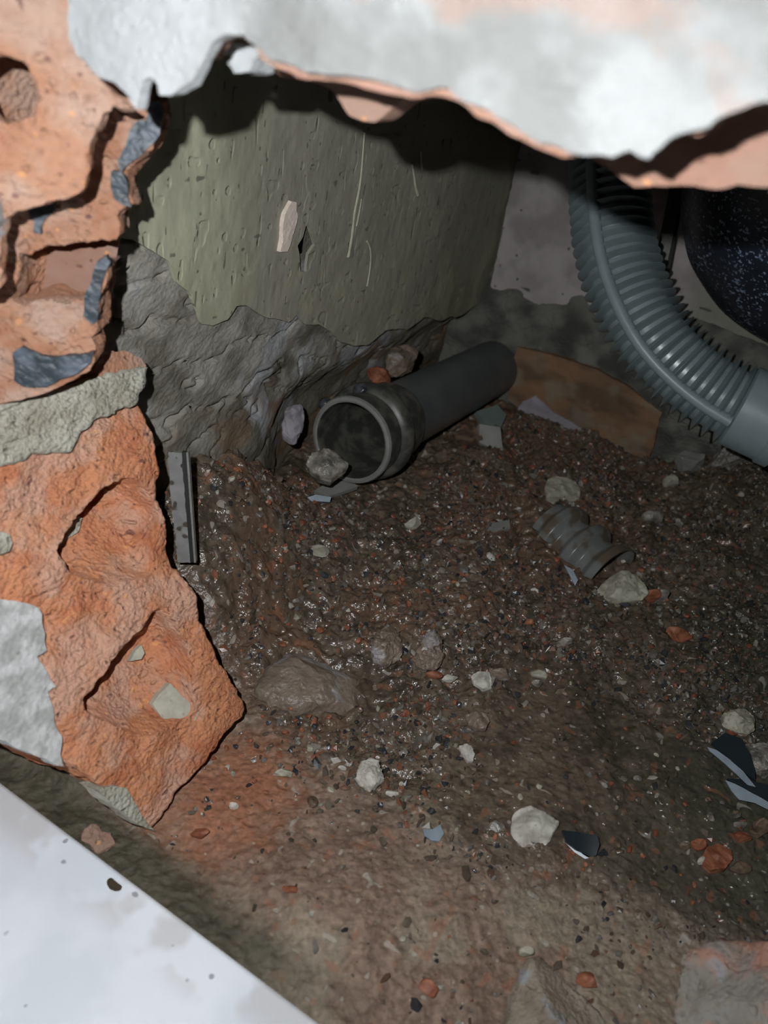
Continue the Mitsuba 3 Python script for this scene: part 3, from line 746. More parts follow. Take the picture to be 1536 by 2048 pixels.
# ---------------------------------------------------------------- corrugated waste hose
hose = root('waste_hose', 'grey corrugated plastic waste hose curving down beside the bathtub to a smooth cuff', 'hose')
cl_px = [(1216, 250, 0.590), (1218, 340, 0.586), (1222, 430, 0.582), (1234, 515, 0.578), (1262, 598, 0.574), (1303, 672, 0.570), (1361, 735, 0.566), (1424, 783, 0.562), (1478, 812, 0.558)]
cl, L = spline([at_depth(x, y, d * K) for x, y, d in cl_px], 900)
pitch = 0.0072 * K
s = np.linspace(0, L, 900)
ph = (s / pitch) % 1.0
prof = np.clip(1 - np.abs(ph - 0.5) / 0.30, 0, 1)
r = K * (0.0226 + 0.0064 * prof ** 0.9)
hm, (HA, HB) = tube(cl, r, 64)
put(hose + '__corrugated_body', hm, 'hose_plastic', 50)
# moulded seam along the outer side of the bend
seam_dir = -RIGHT * 0.80 - FWD * 0.62
tt = np.gradient(cl, axis=0); tt /= np.linalg.norm(tt, axis=1, keepdims=True)
bend = np.cross(tt, FWD); bend /= np.linalg.norm(bend, axis=1, keepdims=True)
side = np.where((bend @ -RIGHT)[:, None] > 0, bend, -bend)
sd = side * 0.66 - FWD * 0.75
sd = sd - tt * (sd * tt).sum(1, keepdims=True); sd /= np.linalg.norm(sd, axis=1, keepdims=True)
sm, (sA, sB) = tube((cl + sd * 0.0262 * K)[::6], 0.0044, 16)
put(hose + '__seam', sm, 'hose_smooth', 60)
d_end = tt[-1]
end = cl[-1]
put(hose + '__cuff', lathe([(-0.002, 0.022), (-0.002, 0.0275), (0.0, 0.0308), (0.030, 0.0308), (0.032, 0.0285), (0.032, 0.02)], end, d_end), 'hose_smooth', 40)
put(hose + '__coupling', lathe([(0.026, 0.022), (0.026, 0.0305), (0.028, 0.0325), (0.036, 0.0325), (0.038, 0.030), (0.075, 0.030), (0.077, 0.034), (0.092, 0.034), (0.094, 0.026), (0.094, 0.0)], end, d_end), 'hose_smooth', 40)
trap = trimesh.creation.cylinder(0.036, 0.10, sections=64)
trap.apply_translation(end + d_end * 0.125 + [0, 0, 0.0])
put(hose + '__trap_body', trap, 'hose_smooth', 40)

# ---------------------------------------------------------------- drain pipe
pipe = root('drain_pipe', 'dark grey plastic drain pipe with open socket end, along the foot of the olive wall', 'pipe')
p0 = at_depth(783, 840, 0.692); p1 = at_depth(993, 733, 0.815 * K)
ax = (p1 - p0) / np.linalg.norm(p1 - p0)
plen = np.linalg.norm(p1 - p0) + 0.03
print('pipe', p0, p1, ax, 'ground', ground(p0[0], p0[1]))
RP = 0.0290
put(pipe + '__barrel', lathe([(-0.01, RP - 0.003), (-0.01, RP), (plen, RP), (plen, 0.0)], p0, ax, 96), 'pipe_plastic', 40)
so = p0 - ax * 0.0665
put(pipe + '__socket', lathe([(0.056, RP - 0.003), (0.072, RP), (0.062, RP + 0.004), (0.034, RP + 0.0048), (0.006, RP + 0.0048), (0.002, RP + 0.0052), (0.0, RP + 0.004), (0.0, RP + 0.0016), (0.002, RP + 0.0008), (0.05, RP + 0.0006), (0.055, RP - 0.003), (0.09, RP - 0.003)], so, ax, 96), 'socket_plastic', 40)
put(pipe + '__bead', lathe([(0.020, RP + 0.0045), (0.0215, RP + 0.0085), (0.025, RP + 0.0105), (0.030, RP + 0.0108), (0.034, RP + 0.009), (0.036, RP + 0.0046)], so, ax, 96), 'socket_plastic', 40)
put(pipe + '__rim', lathe([(-0.0012, RP + 0.0015), (-0.002, RP + 0.003), (-0.0012, RP + 0.0052), (0.001, RP + 0.006), (0.003, RP + 0.0052)], so, ax, 96), 'plastic_grey', 40)
for tx, ty_ in ((652, 808), (722, 782)):
    c = at_depth(tx, ty_, depth(so) + 0.005)
    m = trimesh.creation.icosphere(2); m.apply_scale([0.006, 0.005, 0.005]); m.apply_translation(c)
    put(pipe + '__mud_clot', roughen(m, (200, 0.002, 2), seed=int(tx)), 'stone_dark', 40)

# ---------------------------------------------------------------- stones and shards
HR = np.array([RIGHT[0], RIGHT[1], 0]); HR /= np.linalg.norm(HR)
HF = np.cross([0, 0, 1], HR)


def rock_mesh(w, h, d, seed, cuts=9, amp=0.10, sub=3, flat=0.0):
    rng = np.random.default_rng(seed)
    m = trimesh.creation.icosphere(sub)
    v_ = np.array(m.vertices) * 1.18
    for _ in range(cuts):
        n_ = rng.normal(size=3); n_ /= np.linalg.norm(n_)
        o_ = rng.uniform(0.62, 0.95)
        ex = np.maximum(v_ @ n_ - o_, 0)
        v_ = v_ - ex[:, None] * n_
    v_ = v_ + vec_noise(v_ + seed * 1.7, 1.6, amp, 3, seed)
    v_ = v_ / np.maximum(np.abs(v_).max(0), 1e-6)
    return trimesh.Trimesh(v_ * [w / 2, d / 2, h / 2], m.faces, process=False)


def lay(x, y, w, h, bsdf, key, label, cat, group=None, seed=None, tall=0.8, sink=0.30, roll=0.0, cuts=9, amp=0.10, sub=3, lift=0.0):
    """a stone covering w x h pixels around (x, y), lying on the rubble bed"""
    seed = seed if seed is not None else int(x * 7 + y * 3)
    p = floor_pt(x, y)
    for _ in range(3):
        s_ = depth(p) / F_PX
        W, H = w * s_, h * s_
        c_ = 0.78
        hz = H * tall * 1.3
        p = floor_pt(x, y, hz * (0.5 - sink) + lift)
    dd = max((H - hz * c_) / 0.62, 0.45 * W) if tall < 1 else 0.8 * W
    m_ = rock_mesh(W, hz, dd, seed, cuts, amp, sub)
    a_ = math.radians(roll)
    rot = np.array([[math.cos(a_), 0, math.sin(a_)], [0, 1, 0], [-math.sin(a_), 0, math.cos(a_)]])
    v_ = np.array(m_.vertices) @ rot.T
    v_ = v_[:, :1] * HR + v_[:, 1:2] * HF + v_[:, 2:] * [0, 0, 1]
    z = p[2] - float(ground(p[0], p[1])) + bed_z(p[0], p[1])
    return thing(key, trimesh.Trimesh(v_ + [p[0], p[1], max(p[2], z)], m_.faces, process=False), bsdf, label, cat, group, smooth=28)


view = lambda x, y: -ray(x, y) / np.linalg.norm(ray(x, y))
def tilt(x, y, up_w=0.6, right_w=0.0):
    n_ = view(x, y) * (1 - up_w) + np.array([0, 0, 1]) * up_w + RIGHT * right_w
    return n_ / np.linalg.norm(n_)
def traced(pts, bsdf, key, label, cat, high=0.45, up_w=0.5, seed=1, rough=0.05, cuts=6, lift=0.004, depth_at=None, foot=0.02, deep=0.9):
    """a stone whose traced outline faces the lens; it stands on the rubble, domed and chipped"""
    a_ = np.array(pts, float)
    cx, cy = a_.mean(0)
    w_, h_ = np.ptp(a_[:, 0]), np.ptp(a_[:, 1])
    fy = a_[:, 1].max() - foot * h_
    p = floor_pt(cx, fy, lift) if depth_at is None else at_depth(cx, fy, depth_at)
    pl_ = Plane(p, tilt(cx, cy, up_w), UP)
    s_ = depth(p) / F_PX * min(w_, h_)
    poly = ragged(pl_.uv(pts), s_ / 9, s_ * 0.016, seed)
    sp = math.sqrt(poly.area) / 26
    m_ = grid_slab(poly, pl_, 0.0, -s_ * deep, sp, seed)
    v_ = np.array(m_.vertices)
    q_ = v_ - pl_.p0
    u2, w2 = np.stack([q_ @ pl_.e1, q_ @ pl_.e2], -1), q_ @ pl_.n
    front = np.abs(w2) < 1e-7
    d_ = shapely.distance(poly.boundary, shapely.points(u2))
    t_ = np.clip(d_ / (d_.max() * 0.8), 0, 1)
    H = s_ * high * np.sqrt(1 - (1 - t_) ** 2) * front
    rg_ = np.random.default_rng(seed)
    c2 = np.array(poly.centroid.coords[0])
    for _ in range(cuts):
        ang_, k_, o_ = rg_.uniform(0, 2 * np.pi), rg_.uniform(0.3, 1.0), rg_.uniform(0.72, 1.0)
        lim = s_ * high * o_ - k_ * ((u2 - c2) @ [np.cos(ang_), np.sin(ang_)])
        H = np.where(front, np.minimum(H, np.maximum(lim, 0)), 0)
    # sides draw in towards the back
    shrink = 1 - 0.35 * np.clip(-w2 / (s_ * deep), 0, 1) ** 2
    uv2 = c2 + (u2 - c2) * shrink[:, None]
    v_ = pl_.world(uv2[:, 0], uv2[:, 1], w2 + H)
    m_ = roughen(trimesh.Trimesh(v_, m_.faces, process=False), (5 / max(w_, h_) / (depth(p) / F_PX), s_ * rough, 4), (18 / max(w_, h_) / (depth(p) / F_PX), s_ * rough * 0.4, 2), seed=seed)
    return thing(key, m_, bsdf, label, cat, smooth=32)


traced([(612, 928), (622, 906), (648, 897), (668, 902), (698, 926), (692, 940), (676, 950), (662, 964), (640, 958), (624, 948)], 'stone_grey', 'grey_stone', 'grey speckled stone lying at the mouth of the drain pipe', 'stone', high=0.35, up_w=0.35, seed=3, depth_at=0.600)
traced([(1090, 974), (1096, 958), (1114, 952), (1134, 956), (1150, 964), (1161, 978), (1158, 996), (1146, 999), (1132, 996), (1110, 1001), (1094, 992)], 'stone_pale', 'flat_stone', 'flat pale roundish stone on dark mud below the brick in the rear wall', 'stone', high=0.18, up_w=0.8, seed=4, foot=0.3)
lay(641, 1102, 46, 34, 'stone_pale', 'pebble', 'pale oblong pebble alone on the gravel below the pipe mouth', 'pebble', roll=20)
lay(826, 1047, 34, 32, 'stone_pale', 'pebble', 'small pale pebble on wet rubble just below the drain pipe socket', 'pebble')
traced([(1192, 1180), (1212, 1160), (1232, 1146), (1256, 1144), (1276, 1152), (1292, 1170), (1298, 1186), (1284, 1198), (1262, 1202), (1236, 1206), (1214, 1202), (1198, 1192)], 'stone_pale', 'pale_stone', 'large pale stone resting against the broken corrugated plastic shell', 'stone', high=0.5, up_w=0.5, seed=5, rough=0.06)
lay(1302, 1194, 40, 44, 'chip_orange', 'brick_piece', 'orange brick piece touching the right side of the large pale stone', 'brick piece')
lay(1322, 1196, 36, 40, 'stone_grey', 'grey_stone', 'grey stone right behind the orange brick piece beside the pale stone', 'stone')
lay(1250, 1208, 26, 18, 'stone_dark', 'dark_chip', 'black chip in front of the large pale stone', 'chip')
lay(1356, 1275, 62, 34, 'chip_orange', 'brick_piece', 'long reddish brick piece on the mud right of the pale stone', 'brick piece', roll=18)
traced([(942, 1352), (958, 1342), (978, 1344), (984, 1360), (983, 1377), (966, 1380), (948, 1370)], 'stone_white', 'white_stone', 'bluish white blocky stone on the mud in the middle of the floor', 'stone', high=0.4, up_w=0.4, seed=6)
lay(1000, 1349, 52, 40, 'lump', 'pink_stone', 'pinkish stone right behind the bluish white blocky stone', 'stone')
lay(1078, 1348, 40, 26, 'stone_pale', 'pebble', 'elongated pale pebble right of the bluish white blocky stone', 'pebble', roll=24)
lay(1074, 1368, 24, 24, 'stone_grey', 'grey_stone', 'small grey stone under the elongated pale pebble', 'stone')
lay(900, 1357, 34, 18, 'stone_white', 'pebble', 'smooth white pebble left of the bluish white blocky stone', 'pebble')
lay(869, 1350, 36, 14, 'chip_orange', 'brick_piece', 'thin orange brick sliver beside the smooth white pebble', 'brick piece')
traced([(918, 1492), (930, 1487), (944, 1494), (950, 1508), (946, 1522), (936, 1523), (924, 1508)], 'stone_white', 'pebble', 'upright pale pebble alone on the muddy floor above the white rock', 'pebble', high=0.4, up_w=0.5, seed=9)
traced([(716, 1540), (722, 1520), (740, 1516), (756, 1522), (762, 1540), (768, 1556), (752, 1576), (738, 1583), (722, 1570), (712, 1556)], 'stone_white', 'white_stone', 'pale rough stone at the edge of the dry reddish screed', 'stone', high=0.5, up_w=0.45, seed=7, rough=0.09)
lay(672, 1527, 26, 20, 'stone_white', 'mortar_crumb', 'small white crumb left of the pale rough stone', 'crumb')
lay(682, 1546, 18, 14, 'stone_white', 'mortar_crumb', 'tiny white crumb nearest the left side of the pale rough stone', 'crumb')
lay(784, 1590, 28, 15, 'stone_white', 'mortar_crumb', 'flat white crumb right below the pale rough stone', 'crumb')
traced([(1026, 1632), (1036, 1618), (1062, 1611), (1082, 1622), (1100, 1630), (1119, 1643), (1108, 1668), (1092, 1690), (1068, 1694), (1048, 1701), (1030, 1684), (1021, 1664)], 'stone_white', 'white_rock', 'large whitish angular rock at the front of the rubble floor', 'rock', high=0.42, up_w=0.4, seed=8, rough=0.05, cuts=9)
lay(992, 1664, 38, 34, 'stone_grey', 'grey_stone', 'dull grey flat stone left of the large whitish rock', 'stone', tall=0.5)
traced([(932, 1430), (950, 1422), (972, 1426), (980, 1442), (972, 1460), (950, 1462), (936, 1450)], 'lump', 'pink_stone', 'pinkish grey cube of masonry above the upright pale pebble', 'stone', high=0.4, up_w=0.4, seed=17)
traced([(1442, 1432), (1462, 1420), (1490, 1418), (1508, 1432), (1510, 1458), (1494, 1470), (1466, 1462), (1448, 1450)], 'stone_pale', 'mossy_stone', 'greenish pale stone at the right edge above the curved plastic shards', 'stone', high=0.4, up_w=0.5, seed=11, rough=0.09)
lay(1476, 1462, 40, 34, 'chip_orange', 'brick_piece', 'reddish brick piece stuck to the greenish pale stone', 'brick piece')
traced([(1482, 1500), (1500, 1486), (1540, 1482), (1560, 1500), (1560, 1540), (1530, 1552), (1505, 1545), (1490, 1524)], 'stone_grey', 'grey_stone', 'rounded grey stone at the right edge below the greenish pale stone', 'stone', high=0.4, up_w=0.5, seed=12, rough=0.09)
traced([(1402, 1716), (1414, 1694), (1436, 1686), (1462, 1700), (1466, 1718), (1452, 1736), (1424, 1738)], 'chip_orange', 'brick_piece', 'largest orange brick piece, near the lower right corner', 'brick piece', high=0.16, up_w=0.75, seed=23, rough=0.03, cuts=10, foot=0.25)
lay(1396, 1690, 36, 34, 'chip_orange', 'brick_piece', 'orange brick piece just left of the largest orange brick piece', 'brick piece')
lay(1407, 1722, 24, 24, 'stone_white', 'pebble', 'round white pebble at the foot of the largest orange brick piece', 'pebble')
lay(1482, 1676, 44, 32, 'chip_orange', 'brick_piece', 'brownish brick piece above right of the largest orange brick piece', 'brick piece')
lay(1520, 1660, 40, 70, 'stone_brown', 'brown_stone', 'brown stone at the right edge below the plastic shards', 'stone', sub=4)
lay(1480, 1735, 50, 26, 'stone_brown', 'brown_stone', 'brown stone right of the largest orange brick piece', 'stone')
lay(1480, 1650, 30, 22, 'stone_grey', 'grey_stone', 'small grey stone between the plastic shards and the brownish brick piece', 'stone')
traced([(822, 1322), (836, 1298), (848, 1272), (866, 1264), (884, 1284), (886, 1312), (872, 1336), (846, 1340)], 'lump', 'rubble_lump', 'rough grey rubble lump carrying a white chip', 'lump', high=0.5, up_w=0.4, seed=14, rough=0.12)
lay(848, 1306, 15, 28, 'stone_white', 'white_chip', 'white chip on the front of the rough grey rubble lump', 'chip', lift=0.008)
traced([(500, 1390), (530, 1345), (570, 1318), (620, 1300), (680, 1302), (735, 1312), (770, 1335), (775, 1370), (740, 1400), (700, 1420), (650, 1428), (590, 1425), (540, 1415)], 'lump', 'half_buried_lump', 'broad half buried masonry lump right of the lowest brick corner', 'lump', high=0.30, up_w=0.88, seed=10, rough=0.10, cuts=2, foot=0.5, lift=-0.004)
traced([(742, 1300), (752, 1268), (772, 1252), (794, 1264), (806, 1292), (798, 1318), (770, 1330), (748, 1322)], 'lump', 'rubble_lump', 'craggy rubble lump above the broad half buried lump', 'lump', high=0.5, up_w=0.5, seed=16, rough=0.12)
lay(1060, 1245, 20, 16, 'chip_orange', 'brick_piece', 'bright orange cube of brick on the mud left of the pale stone', 'brick piece')
lay(1130, 1290, 34, 40, 'stone_grey', 'grey_stone', 'angular grey stone on the mud between the pale stone and the elongated pebble', 'stone')
lay(980, 1113, 30, 22, 'stone_white', 'white_chip', 'thin white flake left of the broken corrugated plastic shell', 'chip', roll=35, tall=0.5)
lay(1072, 1185, 26, 12, 'stone_white', 'white_chip', 'narrow white flake below left of the broken corrugated plastic shell', 'chip', roll=15)
lay(1386, 925, 70, 60, 'plastic_grey', 'grey_stone', 'broad grey stone on the floor under the hose cuff', 'stone', tall=0.8, sub=4)
lay(1452, 918, 74, 62, 'stone_grey', 'brown_stone', 'brownish grey stone under the hose coupling', 'stone', tall=0.8, sub=4)
lay(1340, 968, 34, 32, 'stone_pale', 'pebble', 'pale wet pebble below the broad grey stone under the hose cuff', 'pebble')
lay(1305, 1040, 50, 36, 'stone_grey', 'grey_stone', 'grey wet stone up right of the broken corrugated plastic shell', 'stone')
traced([(164, 1666), (184, 1646), (198, 1652), (204, 1664), (222, 1668), (230, 1686), (212, 1700), (196, 1706), (180, 1692), (166, 1682)], 'brick_pale', 'brick_piece', 'pinkish brick flake lying on the mossy strip at the tile edge', 'brick piece', high=0.2, up_w=0.6, seed=15, rough=0.08)
lay(398, 1668, 46, 24, 'chip_orange', 'brick_piece', 'orange brick piece right of the foot of the broken low brick', 'brick piece', roll=-20)
lay(578, 1786, 32, 18, 'chip_orange', 'brick_piece', 'small orange brick piece on the dry screed right of the tile', 'brick piece')
lay(466, 1612, 24, 20, 'stone_white', 'mortar_crumb', 'pale crumb on the dry screed right of the low brick', 'crumb')
lay(565, 1548, 40, 26, 'stone_pale', 'mortar_crumb', 'crumbly pale clod on the dry screed left of the pale rough stone', 'crumb')
lay(620, 1834, 14, 22, 'stone_white', 'mortar_crumb', 'narrow pale crumb beside the small orange brick piece on the screed', 'crumb')
lay(688, 1867, 16, 22, 'stone_dark', 'dark_chip', 'black chip on the dry screed in the lower middle', 'chip')
lay(860, 1975, 46, 46, 'chip_orange', 'brick_piece', 'orange brick piece at the bottom left of the grey masonry chunk', 'brick piece', tall=0.5)
lay(1172, 1968, 46, 50, 'chip_orange', 'brick_piece', 'orange brick piece between the two masonry chunks at the bottom', 'brick piece', tall=0.6)
lay(1372, 1690, 26, 24, 'stone_brown', 'brown_stone', 'small brown stone left of the orange brick pieces near the lower right', 'stone')
lay(1052, 1905, 34, 34, 'stone_pale', 'pebble', 'pale yellowish pebble above the grey masonry chunk at the bottom', 'pebble')

# masonry chunks close to the lens at the bottom
def chunk(x, y, d, w, h, bsdf, key, label, seed, deep=1.0, cuts=10):
    s_ = d / F_PX
    m_ = rock_mesh(w * s_, h * s_, w * s_ * deep, seed, cuts, 0.09, 5)
    v_ = np.array(m_.vertices)
    v_ = v_[:, :1] * HR + v_[:, 1:2] * HF + v_[:, 2:] * [0, 0, 1]
    c_ = at_depth(x, y, d)
    m_ = roughen(trimesh.Trimesh(v_ + c_, m_.faces, process=False), (90, 0.003, 3), (300, 0.001, 2), seed=seed)
    return thing(key, m_, bsdf, label, 'chunk', smooth=35)
traced([(990, 2075), (1010, 2020), (1030, 1960), (1050, 1918), (1078, 1910), (1110, 1935), (1150, 1980), (1190, 2020), (1225, 2075), (1200, 2180), (1020, 2180)], 'chunk_grey', 'masonry_chunk', 'grey pointed masonry chunk at the bottom edge', 'chunk', high=0.25, up_w=0.45, seed=21, rough=0.04, depth_at=0.375, foot=0.5, deep=0.35)
traced([(1352, 1985), (1366, 1925), (1388, 1890), (1430, 1880), (1500, 1884), (1620, 1880), (1720, 1990), (1700, 2200), (1340, 2200), (1345, 2090)], 'chunk_mixed', 'masonry_chunk', 'big pink and grey masonry chunk in the lower right corner', 'chunk', high=0.34, up_w=0.45, seed=22, rough=0.06, cuts=10, depth_at=0.335, foot=0.5, deep=0.35)

# ---- thin shards
def shard(pts, frame_p, frame_n, thick, bsdf, key, label, cat, bend=0.0, seed=1, up=(0, 0, 1)):
    pl_ = Plane(frame_p, frame_n, up)
    poly = ragged(pl_.uv(pts), 0.002, 0.0002, seed)
    m_ = grid_slab(poly, pl_, thick / 2, -thick / 2, 0.0022, seed)
    v_ = np.array(m_.vertices)
    q_ = v_ - np.asarray(frame_p)
    u_ = q_ @ pl_.e1
    v_ = v_ - np.multiply.outer(bend * u_ ** 2, pl_.n)
    return thing(key, trimesh.Trimesh(v_, m_.faces, process=False), bsdf, label, cat, smooth=35)


shard([(950, 826), (992, 812), (1010, 832), (1000, 856), (968, 852)], floor_pt(980, 835, 0.010), tilt(980, 835, 0.5, 0.3), 0.006, 'green_shard', 'tile_shard', 'greenish tile shard tucked against the drain pipe', 'shard')
shard([(956, 850), (998, 856), (1004, 908), (956, 886)], floor_pt(978, 882, 0.008), tilt(978, 880, 0.3, 0.3), 0.006, 'glaze_shard', 'tile_shard', 'triangular pale glazed tile shard below the drain pipe', 'shard')
shard([(905, 870), (948, 852), (966, 880), (925, 898)], floor_pt(935, 878, 0.006), tilt(935, 878, 0.7, -0.2), 0.006, 'stone_brown', 'tile_shard', 'muddy brown tile shard between the pipe and the triangular shard', 'shard')
shard([(628, 985), (655, 968), (700, 962), (715, 976), (690, 985), (655, 996)], floor_pt(670, 980, 0.006), tilt(670, 980, 0.7), 0.004, 'plastic_grey', 'slate_shard', 'thin grey shard under the stone at the pipe mouth', 'shard')
shard([(608, 998), (632, 990), (662, 995), (660, 1005), (634, 1003), (612, 1010)], floor_pt(636, 1000, 0.005), tilt(636, 1000, 0.2), 0.003, 'plastic_blue', 'plastic_shard', 'small blue plastic shard lying left below the pipe mouth', 'shard')
shard([(975, 1060), (985, 1048), (1018, 1042), (1020, 1060), (992, 1064)], floor_pt(998, 1053, 0.004), tilt(998, 1053, 0.7), 0.003, 'plastic_grey', 'plastic_shard', 'flat bluish grey plastic shard left above the corrugated shell', 'shard')
shard([(845, 1656), (865, 1660), (880, 1650), (888, 1668), (878, 1684), (862, 1682), (848, 1672)], floor_pt(867, 1668, 0.006), tilt(867, 1668, 0.5), 0.0025, 'plastic_blue', 'plastic_shard', 'crumpled pale blue plastic scrap left of the large whitish rock', 'shard', 20)
# dark bowl-like shard right of the white rock
shard([(1122, 1662), (1150, 1664), (1192, 1672), (1196, 1690), (1190, 1712), (1180, 1714), (1150, 1700), (1130, 1684)], floor_pt(1160, 1690, 0.008), tilt(1160, 1690, 0.2, 0.2), 0.003, 'plastic_dark', 'curved_shard', 'dark glossy curved shard right of the large whitish rock', 'shard', -18, 5)
shard([(1130, 1684), (1150, 1694), (1165, 1708), (1178, 1716), (1170, 1718), (1148, 1704)], floor_pt(1155, 1700, 0.006), tilt(1155, 1700, 0.1), 0.0025, 'plastic_blue', 'plastic_shard', 'pale blue rim piece along the front of the dark glossy curved shard', 'shard', 0, 6)
shard([(1414, 1494), (1432, 1500), (1460, 1520), (1485, 1542), (1504, 1566), (1510, 1574), (1494, 1570), (1472, 1548), (1440, 1520), (1418, 1502)], floor_pt(1462, 1540, 0.010), tilt(1462, 1535, 0.0, 0.2), 0.003, 'plastic_blue', 'plastic_shard', 'long curved blue-grey plastic shard, upper of two at the right edge', 'shard', 0, 7)
shard([(1450, 1560), (1470, 1568), (1492, 1580), (1515, 1592), (1545, 1610), (1545, 1624), (1510, 1606), (1478, 1600), (1462, 1582)], floor_pt(1500, 1600, 0.008), tilt(1500, 1595, 0.0, 0.2), 0.003, 'plastic_blue', 'plastic_shard', 'long pale blue plastic shard, lower of two at the right edge', 'shard', 0, 8)
shard([(1420, 1492), (1448, 1470), (1480, 1478), (1500, 1510), (1508, 1545), (1508, 1566), (1490, 1548), (1462, 1522)], floor_pt(1470, 1530, 0.006), tilt(1470, 1520, 0.5), 0.003, 'plastic_dark', 'curved_shard', 'black shard right above the upper blue-grey plastic shard at the right edge', 'shard', -12, 10)
shard([(1452, 1562), (1490, 1560), (1550, 1575), (1550, 1612), (1500, 1590), (1470, 1574)], floor_pt(1505, 1590, 0.006), tilt(1505, 1580, 0.5), 0.003, 'plastic_dark', 'curved_shard', 'black shard between the two long plastic shards at the right edge', 'shard', -12, 11)
# broken piece of corrugated hose
def corrugated_piece():
    c_ = floor_pt(1156, 1108, -0.005)
    s_ = depth(c_) / F_PX
    axis = HR * 0.62 + HF * -0.75
    axis = axis / np.linalg.norm(axis)
    axis = RIGHT * 0.45 - UP * 0.55 - FWD * 0.35; axis[2] *= 0.4; axis /= np.linalg.norm(axis)
    nu_, nv_ = 90, 60
    u_ = np.linspace(-0.036, 0.032, nu_); a_ = np.linspace(-1.35, 1.25, nv_)
    side_ = np.cross(axis, [0, 0, 1]); side_ /= np.linalg.norm(side_)
    up_ = np.cross(side_, axis)
    U_, A_ = np.meshgrid(u_, a_, indexing='ij')
    rr = 0.027 + 0.0032 * np.clip(np.sin(U_ / 0.025 * 2 * np.pi + 0.6) * 1.6, -1, 1)
    trim = 1 - 0.25 * nf(np.stack([U_ * 60, A_, A_ * 0], -1), 1.0, 3, 5)
    A_ = A_ * trim
    def surf(r_):
        return c_ + U_[..., None] * axis + r_[..., None] * (np.cos(A_)[..., None] * up_ + np.sin(A_)[..., None] * side_)
    o_, i_ = surf(rr).reshape(-1, 3), surf(rr - 0.0016).reshape(-1, 3)
    ii, jj = np.meshgrid(np.arange(nu_ - 1), np.arange(nv_ - 1), indexing='ij')
    q_ = np.stack([ii * nv_ + jj, (ii + 1) * nv_ + jj, (ii + 1) * nv_ + jj + 1, ii * nv_ + jj + 1], -1).reshape(-1, 4)
    t_ = np.vstack([q_[:, [0, 1, 2]], q_[:, [0, 2, 3]]])
    n_ = nu_ * nv_
    e_ = np.vstack([t_[:, [0, 1]], t_[:, [1, 2]], t_[:, [2, 0]]]); es = {(x_, y_) for x_, y_ in e_}
    bd = np.array([(x_, y_) for x_, y_ in e_ if (y_, x_) not in es])
    f_ = np.vstack([t_, t_[:, ::-1] + n_, np.c_[bd[:, 1], bd[:, 0], bd[:, 0] + n_], np.c_[bd[:, 1], bd[:, 0] + n_, bd[:, 1] + n_]])
    return trimesh.Trimesh(np.vstack([o_, i_]), f_, process=False)
principled('muddy_plastic', lambda p, n, uv: mix(mix((0.10, 0.105, 0.098), (0.165, 0.172, 0.165), fbm(p.x * 90, p.y * 90, p.z * 90, 3)), (0.085, 0.062, 0.04), smoothstep(0.48, 0.62, fbm(p.x * 70 + 5, p.y * 70, p.z * 70, 4)) * 0.85), 0.3, 0.5)
thing('corrugated_shell', corrugated_piece(), 'muddy_plastic', 'broken grey corrugated plastic shell half sunk in the mud beside the pale stone', 'shell')
shard([(1128, 1130), (1136, 1146), (1150, 1172), (1156, 1160), (1145, 1140)], floor_pt(1142, 1155, 0.006), tilt(1142, 1150, 0.2), 0.0025, 'plastic_blue', 'plastic_shard', 'blue plastic sliver hanging below the broken corrugated shell', 'shard', 0, 9)

# plastic strip behind the pier
st0, st1 = on_y(350, 903, 0.308), on_y(367, 1100, 0.303)
principled('strip_plastic', lambda p, n, uv: mix(mix((0.13, 0.13, 0.122), (0.22, 0.22, 0.212), fbm(p.x * 90, p.y * 90, p.z * 90, 3)), (0.06, 0.05, 0.04), smoothstep(0.68, 0.8, noise(p.x * 260, p.y * 260, p.z * 260))), 0.4, 0.4)
strip = root('plastic_strip', 'pale grey plastic edging strip standing on end behind the broken brick', 'strip')
st1 = st1 + (st1 - st0) * 0.12
sw = to_tri(to_man(bar(st0, st1, 0.0075, 0.002, RIGHT)).refine_to_length(0.0015))
put(strip + '__web', roughen(sw, (60, 0.0016, 3), (260, 0.0006, 2), seed=3), 'strip_plastic', 40)
put(strip + '__slot', bar(st0 + RIGHT * 0.0052, st1 + RIGHT * 0.0048, 0.0022, 0.003, RIGHT), 'black_rubber', 40)
put(strip + '__flange', bar(st0 + RIGHT * 0.0072, st1 + RIGHT * 0.0066, 0.0012, 0.004, RIGHT), 'plastic_grey', 40)

# chips resting on the low brick
def chip_on_brick(pts, x, y, w, thick, bsdf, key, label, seed, right_w=0.0):
    c_ = LO.px(x, y, w)
    n_ = view(x, y) * 0.45 + LO.n * 0.55
    return shard(pts, c_, n_, thick, bsdf, key, label, 'chip', 0, seed)
principled('chip_mortar', stone_fn((0.36, 0.345, 0.275), (0.44, 0.425, 0.345), 0.3), 0.95, 0.2, fine_bump, 0.0008)
chip_on_brick([(300, 1408), (312, 1390), (336, 1366), (356, 1388), (374, 1404), (392, 1424), (384, 1442), (364, 1462), (350, 1464), (318, 1432)], 345, 1416, -0.010, 0.007, 'chip_mortar', 'mortar_chip', 'square pale mortar chip lying in the lowest cavity of the orange brick', 3)
chip_on_brick([(256, 1322), (268, 1300), (280, 1290), (286, 1306), (280, 1318)], 270, 1308, -0.026, 0.005, 'chip_mortar', 'mortar_chip', 'tiny pale mortar chip under the overhanging rim of the lowest cavity', 4)
# dirt crumb on the tile
c_ = on_z(228, 1769, 0.004)
m = rock_mesh(0.0085, 0.004, 0.005, 3, 6, 0.15, 3); m.apply_translation(c_)
principled('dry_dirt', (0.055, 0.042, 0.028), 0.95, 0.1)
thing('dirt_crumb', m, 'dry_dirt', 'brown dirt crumb on the edge of the white tile', 'crumb', smooth=40)

